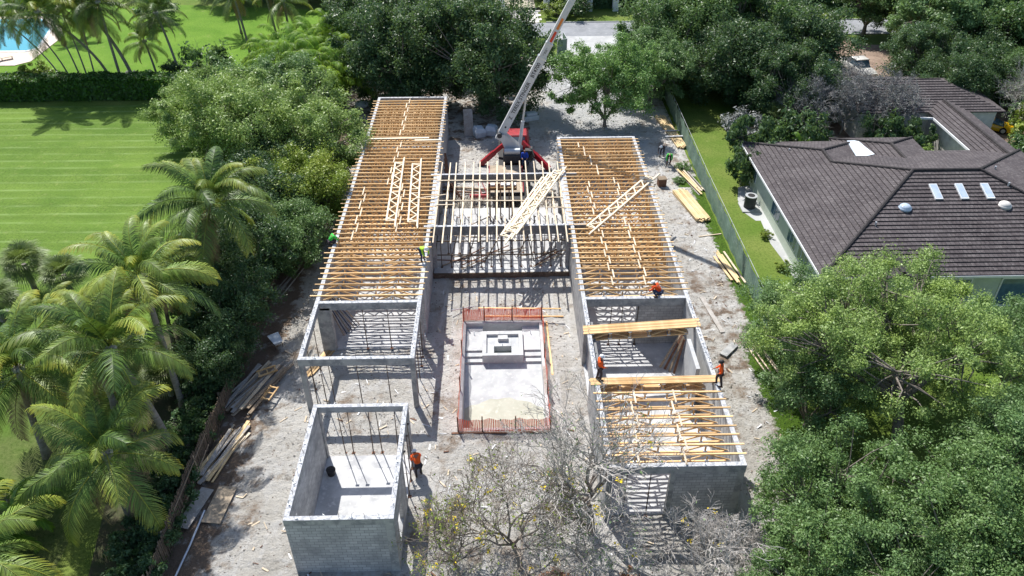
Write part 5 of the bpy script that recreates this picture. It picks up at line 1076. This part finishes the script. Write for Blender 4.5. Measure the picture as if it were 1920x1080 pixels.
def hedge(name, label, x0, x1, y0, y1, h, n, size, m='hedge_leaf'):
    t = thing(name, label, 'hedge', ((x0+x1)/2, (y0+y1)/2, 0)); lx, ly = (x1-x0)/2, (y1-y0)/2
    MB().box(-lx+.15, lx-.15, -ly+.15, ly-.15, 0, h-.15).obj('core', 'dark_leaf', t)
    P = np.stack([rng.uniform(-lx, lx, n), rng.uniform(-ly, ly, n), rng.uniform(.05, h, n)], 1); f = rng.integers(0, 5, n)
    P[f == 0, 1] = -ly; P[f == 1, 1] = ly; P[(f == 2) | (f == 3), 2] = h; P[f == 4, 2] = h
    P += rng.normal(size=P.shape)*.09; P[:, 2] += .12*np.sin(P[:, 0]*1.3)+.06*np.sin(P[:, 0]*4); N = rng.normal(size=P.shape)*.6; N[f == 0, 1] -= 1; N[f == 1, 1] += 1; N[f >= 2, 2] += 1
    V, F = leaves(P, N, size, .6); link('foliage', fast_mesh('foliage', V, F, m), t)
hedge('clipped_hedge', 'long clipped dark green hedge along the far side of the mown lawn', -95, -32.5, 81.4, 83.6, 2.3, 60000, .24)
hedge('boundary_hedge', 'tall dark hedge beyond the road, right of the driveway gate', 7.5, 75, 113.4, 115.2, 3.8, 42000, .34, 'dark_leaf'); hedge('boundary_hedge', 'tall dark hedge beyond the road, left of the iron gate', -24, -3.5, 113.4, 115.2, 3.8, 36000, .34, 'dark_leaf')
bush(2.5, 21.4, .9, 'red_leaf', 'red brown dry bush at the bottom between the leafless trees', .8)
bush(5.9, 21.2, .7, 'red_leaf', 'smaller red brown dry bush right of the leafless trunk', .8)
# beyond the road: columns, gate, pole
for k, (x, lb) in enumerate(((13.0, 'white square gate column beyond the road, left of the right pair'), (16.7, 'white square gate column beyond the road, rightmost'), (-12.6, 'white square column beyond the road behind the dark oak'), (6.9, 'white pier right of the iron gate'), (.6, 'white pier left of the iron gate'))):
    t = thing('gate_column', lb, 'column', (x, 112.6, 0), 0, 'white columns beyond the road'); MB().box(-.4, .4, -.4, .4, 0, 3.2).obj('shaft', 'white_trim', t); MB().box(-.5, .5, -.5, .5, 3.2, 3.4).obj('cap', 'stone_white', t); MB().box(-.06, .06, -.46, -.41, 1.5, 1.9).obj('lantern', 'black', t)
ig = thing('iron_gate', 'black iron bar gate across the paved entrance beyond the road', 'gate', (3.75, 112.6, 0)); MB().box(-2.7, 2.7, -.04, .04, .15, .5).box(-2.7, 2.7, -.03, .03, 2.1, 2.16).obj('frame', 'iron', ig); q = MB()
for x in np.arange(-2.6, 2.7, .2): q.box(x-.018, x+.018, -.018, .018, .5, 2.1)
q.obj('bars', 'iron', ig)
up_ = thing('utility_pole', 'grey utility pole beyond the dark oak near the road', 'utility pole', (-15.9, 109.0, 0)); MB().cyl(0, 0, 0, 9, .2, 10, .15).obj('shaft', 'grey_wood', up_); MB().box(-1, 1, -.06, .06, 8.2, 8.35).obj('crossarm', 'old_wood', up_)
up2_ = thing('lamp_post', 'slim white post on the verge right of the driveway', 'lamp post', (19.4, 99.8, 0)); MB().cyl(0, 0, 0, 4.5, .07, 8).obj('shaft', 'white_trim', up2_); MB().cyl(0, 0, 0, .8, .18, 8, .1).obj('base', 'white_trim', up2_); MB().ball((0, 0, 4.6), .16, 10).obj('lamp_head', 'lamp_glass', up2_, True)
for i, (x, y, s, k) in enumerate(((-26, 120, 1, 'dark1'), (-16, 121, 1, 'dark2'), (10, 122, 1.1, 'dark1'), (22, 121, 1, 'dark2'), (34, 120, 1.1, 'dark1'), (46, 122, 1.1, 'dark2'), (-38, 121, 1, 'dark2'))):
    tree('dark tree beyond the road, %s in the row along the top edge' % ('third', 'fourth', 'fifth', 'sixth', 'seventh', 'last', 'second')[i], x, y, k, i, s, 'dark_leaf', 'tree', 'oak_tree', 'trees beyond the road')

# ---------------------------------------------------------------- palms
def frond(L, elev, seed, nl=52, ll=1.0, droop=1.0, width=.034):
    g = np.random.default_rng(seed); n = 16; pts = []; p = np.array([0., 0., 0.]); a = elev
    for i in range(n+1):
        pts.append(p.copy()); p = p+np.array([math.cos(a), 0, math.sin(a)])*L/n; a -= droop*(.02+.17*(i/n))
    pts = np.array(pts); V, F, M_ = [], [], []
    for i in range(n):                                  # rachis
        r = .035*(1-i/n)+.008; k = len(V)
        for q, rr in ((pts[i], r), (pts[i+1], r*.93)): V += [q+np.array([0, -rr, 0]), q+np.array([0, rr, 0]), q+np.array([0, 0, rr])]
        for c in range(3): F.append((k+c, k+(c+1) % 3, k+3+(c+1) % 3, k+3+c))
        M_ += [.5]*6
    for i in range(nl):
        f = .14+.86*i/(nl-1); x = f*n; k0 = min(int(x), n-1); c = pts[k0]+(pts[k0+1]-pts[k0])*(x-k0); t = pts[k0+1]-pts[k0]; t /= np.linalg.norm(t)
        l = ll*(math.sin(math.pi*min(1, .22+f*.72))**.6)*g.uniform(.85, 1.1)
        for s in (-1, 1):
            d = np.array([0, s, 0])*.85+t*(.45+.5*f)+np.array([0, 0, .18-g.uniform(0, .25)]); d /= np.linalg.norm(d); w = width*g.uniform(.8, 1.2); wd = t*w
            m1 = c+d*l*.5+np.array([0, 0, -.10*l*droop]); m2 = m1+d*l*.38+np.array([0, 0, -.34*l*droop-g.uniform(0, .12)*l])
            k = len(V); V += [c-wd*.6, c+wd*.6, m1+wd, m1-wd, m2+wd*.25, m2-wd*.25]; F += [(k, k+1, k+2, k+3), (k+3, k+2, k+4, k+5)]; tp = max(0, f-.35); M_ += [tp*.3]*2+[tp*.5]*2+[min(1, tp*1.2+.12)]*2
    return np.array(V), np.array(F), np.array(M_)
ELEV = [1.35, 1.15, .95, .7, .42, .1, -.3]
FR = []
for i, e in enumerate(ELEV):
    V, F, M_ = frond(4.4, e, 70+i, droop=1.0 if e > 0 else .75); FR.append(fast_mesh('frond', V, F, 'coconut_leaf', M_[:, None]))
FRD = FR[6].copy(); FRD.materials.clear(); FRD.materials.append(MATS['dead_leaf'])
def palm(label, bx, by, cx, cy, ch, s=1.0, n=28, r=.2, name='coconut_palm', cat='palm tree', group=None):
    t = thing(name, label, cat, (bx, by, 0), 0, group); dx, dy = cx-bx, cy-by
    pts = [(dx*(f**1.6), dy*(f**1.6), ch*f) for f in np.linspace(0, 1, 9)]; MB().tube(pts, [r*(1.5 if i == 0 else 1.0-.03*i) for i in range(9)], 10).obj('trunk', 'palm_bark', t, True)
    q = MB()
    for k in range(7): a = k*.9; q.ball((dx+.22*math.cos(a), dy+.22*math.sin(a), ch-.25), (.12, .12, .15), 8)
    q.obj('coconuts', 'mud', t, True); ch_ = Vector((dx, dy, ch)); g = random.Random(label)
    for i in range(n):
        f = i/(n-1); k = min(6, int(f*6.99)); o = link('frond', FR[k], t); sc = s*g.uniform(.85, 1.08)*(.78 if k == 0 else 1)
        o.location = ch_+Vector((0, 0, -.07*k*s)); o.rotation_euler = (g.uniform(-.35, .35), g.uniform(-.2, .2), i*2.399+g.uniform(-.25, .25)); o.scale = (sc, sc, sc)
    for k in range(3):
        o = link('dead_frond', FRD, t); o.location = ch_+Vector((0, 0, -.5*s)); o.rotation_euler = (g.uniform(-.3, .3), .45, g.uniform(0, 6.28)); o.scale = (s*.8, s*.8, s*.8)
    return t
palm('coconut palm with drooping yellow tipped fronds at the lower left', -19.0, 25.5, -19.2, 26.1, 4.8, 1.0, 21)
palm('large coconut palm above the lower left one', -18.3, 30.0, -19.6, 30.1, 8.0, 1.08, 22)
palm('tallest coconut palm left of the dark shrubs, over the mown lawn edge', -19.0, 33.7, -19.4, 34.7, 9.2, 1.02, 22)
palm('coconut palm with thin trunk in front of the grey green tree', -19.9, 43.6, -18.3, 43.2, 9.0, 1.05, 26, .16)
palm('low coconut palm cut by the bottom left corner', -23.6, 21.4, -23.8, 21.0, 3.8, 1.05, 26)
palm('coconut palm at the left edge, below the fan palms', -25.5, 30.2, -25.0, 30.6, 6.4, 1.1, 28)
palm('coconut palm between the large one and the young palm', -23.2, 34.0, -24.0, 35.0, 4.6, .8, 18)
palm('young palm with upright fronds between fan palm and tall palm', -24.5, 37.5, -24.6, 37.8, 3.0, .8, 16, .14)
palm('soft green palm beside the fan palms on the lawn edge', -28.6, 38.6, -28.6, 38.8, 2.6, .75, 16, .14)
palm('dark palm between the tall palm and the shrub row', -21.5, 39.5, -21.3, 40.2, 5.2, .9, 24, .14)
# palms behind the hedge
palm('palm standing alone on the neighbour lawn beyond the hedge', -39.6, 88.3, -40.2, 88.8, 4.3, .72, 16, .13); palm('leaning palm whose shadow falls on the mown lawn', -44.5, 87.3, -48.4, 84.2, 9.0, 1.1, 26, .16)
palm('thick palm trunk with hanging dead fronds behind the hedge', -42.0, 87.4, -45.2, 87.6, 8.6, 1.1, 30, .2); palm('palm right of the thick trunk palm', -36.9, 88.2, -38.4, 89.6, 7.2, .95, 24, .15)
for k, (bx, cx, cy, h) in enumerate(((-49.2, -53.0, 88.0, 8.0), (-48.0, -51.0, 90, 8.4), (-47.2, -49.6, 91, 7.8), (-46.3, -48, 92, 7.4), (-50.2, -55.2, 89, 6.6))): palm('slender leaning palm in the cluster behind the hedge by the pool', bx, 87.5, cx, cy, h, .75, 18, .09, group='slender palms by the pool')
palm('palm at the top edge over the neighbour lawn, left of the areca clump', -30.5, 95.0, -31.2, 95.2, 7.6, .85, 18, .15); palm('palm with yellow lower fronds at the top left of the dark oaks', -25.4, 95.6, -25.5, 95.6, 6.8, .95, 20, .16); palm('dark palm at the top edge behind the yellow frond palm', -27.8, 98.5, -28.6, 98.5, 8.0, .8, 18, .14); palm('palm behind the sunlit lawn at the top, left of centre', -34, 104, -34.4, 104, 5, .75, 16, .13)
palm('dark palm leaning over the clipped hedge between thick trunk palm and pool', -43.2, 87.0, -42.6, 85.8, 9.5, 1.0, 26, .16)
palm('small palm at the top left beyond the pool', -55, 104, -55.5, 104, 5, .8, 16, .13)
# areca clumps
def areca(label, x, y, s, n=60, R0=2.2, h=3.6):
    t = thing('areca_palm', label, 'palm clump', (x, y, 0), 0, None); Vs, Fs, Ms, k = [], [], [], 0; g = np.random.default_rng(int(abs(x*100))); st = MB()
    for i in range(n):
        V, F, M_ = frond(2.5*s, g.choice([1.2, .9, .6, .3]), int(g.integers(1e6)), 20, .62*s, 1.25, .055); a = g.uniform(0, 6.28); rr = R0*math.sqrt(g.uniform(0, 1)); ba = g.uniform(0, 6.28); hh = h*g.uniform(.45, 1)*(1-.35*(rr/R0)**2)
        if i % 2 == 0: a = ba+g.uniform(-.6, .6)
        c, s_ = math.cos(a), math.sin(a); V = V@np.array([[c, s_, 0], [-s_, c, 0], [0, 0, 1]])+np.array([rr*math.cos(ba), rr*math.sin(ba), hh]); Vs.append(V); Fs.append(F+k); Ms.append(M_*g.uniform(.3, 1)); k += len(V)
        if i % 4 == 0: st.tube([(rr*.5*math.cos(ba), rr*.5*math.sin(ba), 0), (rr*math.cos(ba), rr*math.sin(ba), hh)], .05, 5)
    link('foliage', fast_mesh('foliage', np.concatenate(Vs), np.concatenate(Fs), 'areca_leaf', np.concatenate(Ms)[:, None]), t); st.obj('stems', 'mid_leaf' if False else 'palm_bark', t)
areca('bright green areca palm clump behind the left wing', -17.6, 79.5, 1.2, 130, 3.2, 6.2); areca('areca palm clump left of the bright one behind the left wing', -22.4, 83, 1.2, 120, 3.2, 6.4); areca('areca palm clump farther back toward the road', -19.6, 89, 1.2, 110, 3.4, 6.2); areca('areca palm clump by the yellow frond palm', -25, 88.5, 1.0, 70, 2.6, 4.6)
areca('dark areca palm beside the grey green trees on the lawn side', -19.6, 55.6, .9, 50, 1.8, 3.6); areca('areca palm in the shade between lawn and left wing', -17.6, 51.5, .8, 40, 1.4, 3.2); areca('yellow green young palm behind the corner of the green house', 27.4, 63.6, .7, 16, .7, 2.6); areca('low palm under the tall coconut palm', -21.0, 47.6, .75, 40, 1.6, 2.6)
areca('yellow leaved palm clump at the left edge beside the lower palm', -25.6, 25.4, .8, 36, 1.6, 1.4)
# fan palms
def fan(label, x, y, h, s=1, n=80):
    t = thing('fan_palm', label, 'palm tree', (x, y, 0), 0, None); MB().tube([(0, 0, 0), (0, 0, h)], [.2, .17], 9).obj('trunk', 'palm_bark', t); g = np.random.default_rng(int(abs(x*77))); Vs, Fs, Ms, k = [], [], [], 0
    for i in range(n):
        a = i*2.4; el = 1.35-1.75*i/n+g.uniform(-.1, .1); d = np.array([math.cos(a)*math.cos(el), math.sin(a)*math.cos(el), math.sin(el)]); c = np.array([0, 0, h])+d*g.uniform(.35, .8)*s; side_ = np.array([-math.sin(a), math.cos(a), 0]); V, F, M_ = [], [], []
        for q in range(17):
            b_ = (q-8)/8*1.25; dd = d*math.cos(b_)+side_*math.sin(b_); l = 1.0*s*(1-.25*abs(b_)/1.25); w = np.cross(dd, np.cross(d, side_)); w = w/np.linalg.norm(w)*.024+d*g.uniform(-.02, .02); kk = len(V); m1 = c+dd*l*.6; m2 = c+dd*l+np.array([0, 0, -.28*l]); V += [c-w*.2, c+w*.2, m1+w, m1-w, m2+w*.2, m2-w*.2]; F += [(kk, kk+1, kk+2, kk+3), (kk+3, kk+2, kk+4, kk+5)]; M_ += [0, 0, .4, .4, 1, 1]
        Vs.append(np.array(V)); Fs.append(np.array(F)+k); Ms.append(np.array(M_)*.6); k += len(V)
    link('foliage', fast_mesh('foliage', np.concatenate(Vs), np.concatenate(Fs), 'fan_leaf', np.concatenate(Ms)[:, None]), t)
for x, y, h, s, lb in ((-33.6, 46.0, 2.4, 1.25, 'large round fan palm at the left edge of the mown lawn'), (-30.6, 45.2, 2.0, 1.15, 'fan palm right of the large round one on the mown lawn'), (-34.2, 42.6, 1.8, 1.2, 'fan palm at the left edge below the large round one'), (-20.2, 35.0, 1.6, 1.0, 'small fan palm in the shrubs beneath the coconut palms'), (27.6, 71.5, 1.6, 1.2, 'grey fan palm in deep shade behind the house')): fan(lb, x, y, h, s)

# bare trees
def bare(label, x, y, h, spread, seed, m='twig', depth=6, r0=.13, lean=(0, 0), flowers=0, leafm=None, nleaf=0, sub='bare_tree', cat='bare tree', k0=4, trunkm=None):
    g = random.Random(seed); q = MB(); tips = []; t = thing(sub, label, cat, (x, y, 0)); tk = MB()
    def grow(p, d, L, r, n):
        e = p+d*L; sd = Vector((g.uniform(-1, 1), g.uniform(-1, 1), g.uniform(-.4, .8)))*L*.16; md = p.lerp(e, .5)+sd
        (tk if n >= depth-1 else q).tube([p, md, e], [r, r*.88, r*.74], 6 if r > .04 else 3, False); tips.append((e, n))
        if n <= 0: return
        for k in range(3 if (n == 1 or g.random() < .45) else 2):
            v = Vector((g.gauss(0, 1), g.gauss(0, 1), g.gauss(0, .7))).normalized(); nd = ((e-md).normalized()+v*.72*spread+Vector((0, 0, .07))).normalized(); grow(e if k < 2 else md, nd, L*g.uniform(.66, .95), max(.0105, r*.66), n-1)
    base = Vector((0, 0, 0)); top = Vector((lean[0], lean[1], h*.26)); tk.tube([base, base.lerp(top, .5)+Vector((.1, -.05, 0)), top], [r0*1.3, r0*1.05, r0], 8)
    for k in range(k0):
        a = k*6.283/k0+g.uniform(-.4, .4); up_v = g.uniform(.5, 1.6); grow(top, Vector((math.cos(a)*spread, math.sin(a)*spread, up_v)).normalized(), h*.21, r0*.62, depth-1)
    if k0 > 3: grow(top, Vector((g.uniform(-.2, .2), g.uniform(-.2, .2), 1)).normalized(), h*.24, r0*.7, depth-1)
    tk.obj('trunk', trunkm or m, t, True); q.obj('branches', m, t)
    if nleaf:
        T = np.array([tuple(p) for p, n in tips if n <= 1]); idx = rng.integers(0, len(T), nleaf); P = T[idx]+rng.normal(size=(nleaf, 3))*.1; V, F = leaves(P, rng.normal(size=(nleaf, 3))+[0, 0, .6], .1); link('leaves', fast_mesh('leaves', V, F, leafm), t)
    if flowers:
        T = [p for p, n in tips if n <= 1]; P = []
        for _ in range(flowers): c = g.choice(T); P += [tuple(c+Vector((g.gauss(0, .09), g.gauss(0, .09), g.gauss(0, .06)))) for _ in range(12)]
        P = np.array(P); V, F = leaves(P, rng.normal(size=P.shape)+[0, 0, .8], .085, .8); link('blossoms', fast_mesh('blossoms', V, F, 'yellow_petal'), t)
bare('leafless grey tree with dark trunk in front of the right wing doorway', 4.3, 24.4, 7.2, .78, 5, 'twig', 7, .17, (-.25, .5), 6, 'mid_leaf', 500, trunkm='dark_twig', k0=5)
bare('low twiggy tree with yellow blossoms at the bottom centre', .7, 22.4, 5.4, 1.05, 8, 'dark_twig', 8, .11, (-.3, .4), 30, 'yellow_leaf', 2200, k0=5)
bare('leafless silvery tree at the bottom, right of the grey one', 8.2, 20.4, 4.7, 1.05, 12, 'twig', 7, .11, (.5, .4), 4, 'mid_leaf', 60, k0=6)
bare('low twiggy bush with yellow blossoms near the lying steel prop', -2.2, 21.9, 4.2, 1.05, 15, 'dark_twig', 6, .07, (-.2, .2), 24, 'yellow_leaf', 1400, k0=5)
bare('silvery leafless bush in the bottom middle, left of the doorway tree', 3.6, 21.6, 4.6, 1.1, 19, 'twig', 7, .08, (.2, .2), 6, 'mid_leaf', 900, k0=5)
bare('silvery leafless bush at the bottom beside the dense green tree', 10.6, 21.0, 3.6, 1.1, 23, 'twig', 7, .08, (.2, .3), k0=5)
for x, y, h_, sd_, nl_, lb in ((33.6, 70.6, 5.6, 31, 9000, 'bushy grey leafless brush behind the tiled roof, left half'), (37.6, 71.2, 5.4, 33, 7000, 'bushy grey leafless brush behind the tiled roof, right half'), (34.4, 75.0, 5.0, 35, 5000, 'twiggy grey brush standing in front of the parked cars'), (30.6, 70.8, 4.8, 43, 6000, 'leafless brush standing left of the grey brush in shade')):
    bare(lb, x, y, h_, 1.0, sd_, 'grey_twig', 8, .09, (0, 0), 0, 'silver_leaf', nl_, cat='bush', sub='grey_brush', k0=7)
bare('pale leafless tree at the right edge beside the yellow car', 52.0, 70.0, 6.4, 1.0, 37, 'twig', 8, .1, (.3, 0), 0, 'mid_leaf', 3500, k0=6)
bare('thin bare shrub poking out of the row by the wheelbarrow', -16.9, 38.2, 3.0, 1.0, 41, 'twig', 6, .05, (0, 0), 0, 'oak_leaf', 600)
bpy.context.view_layer.update()
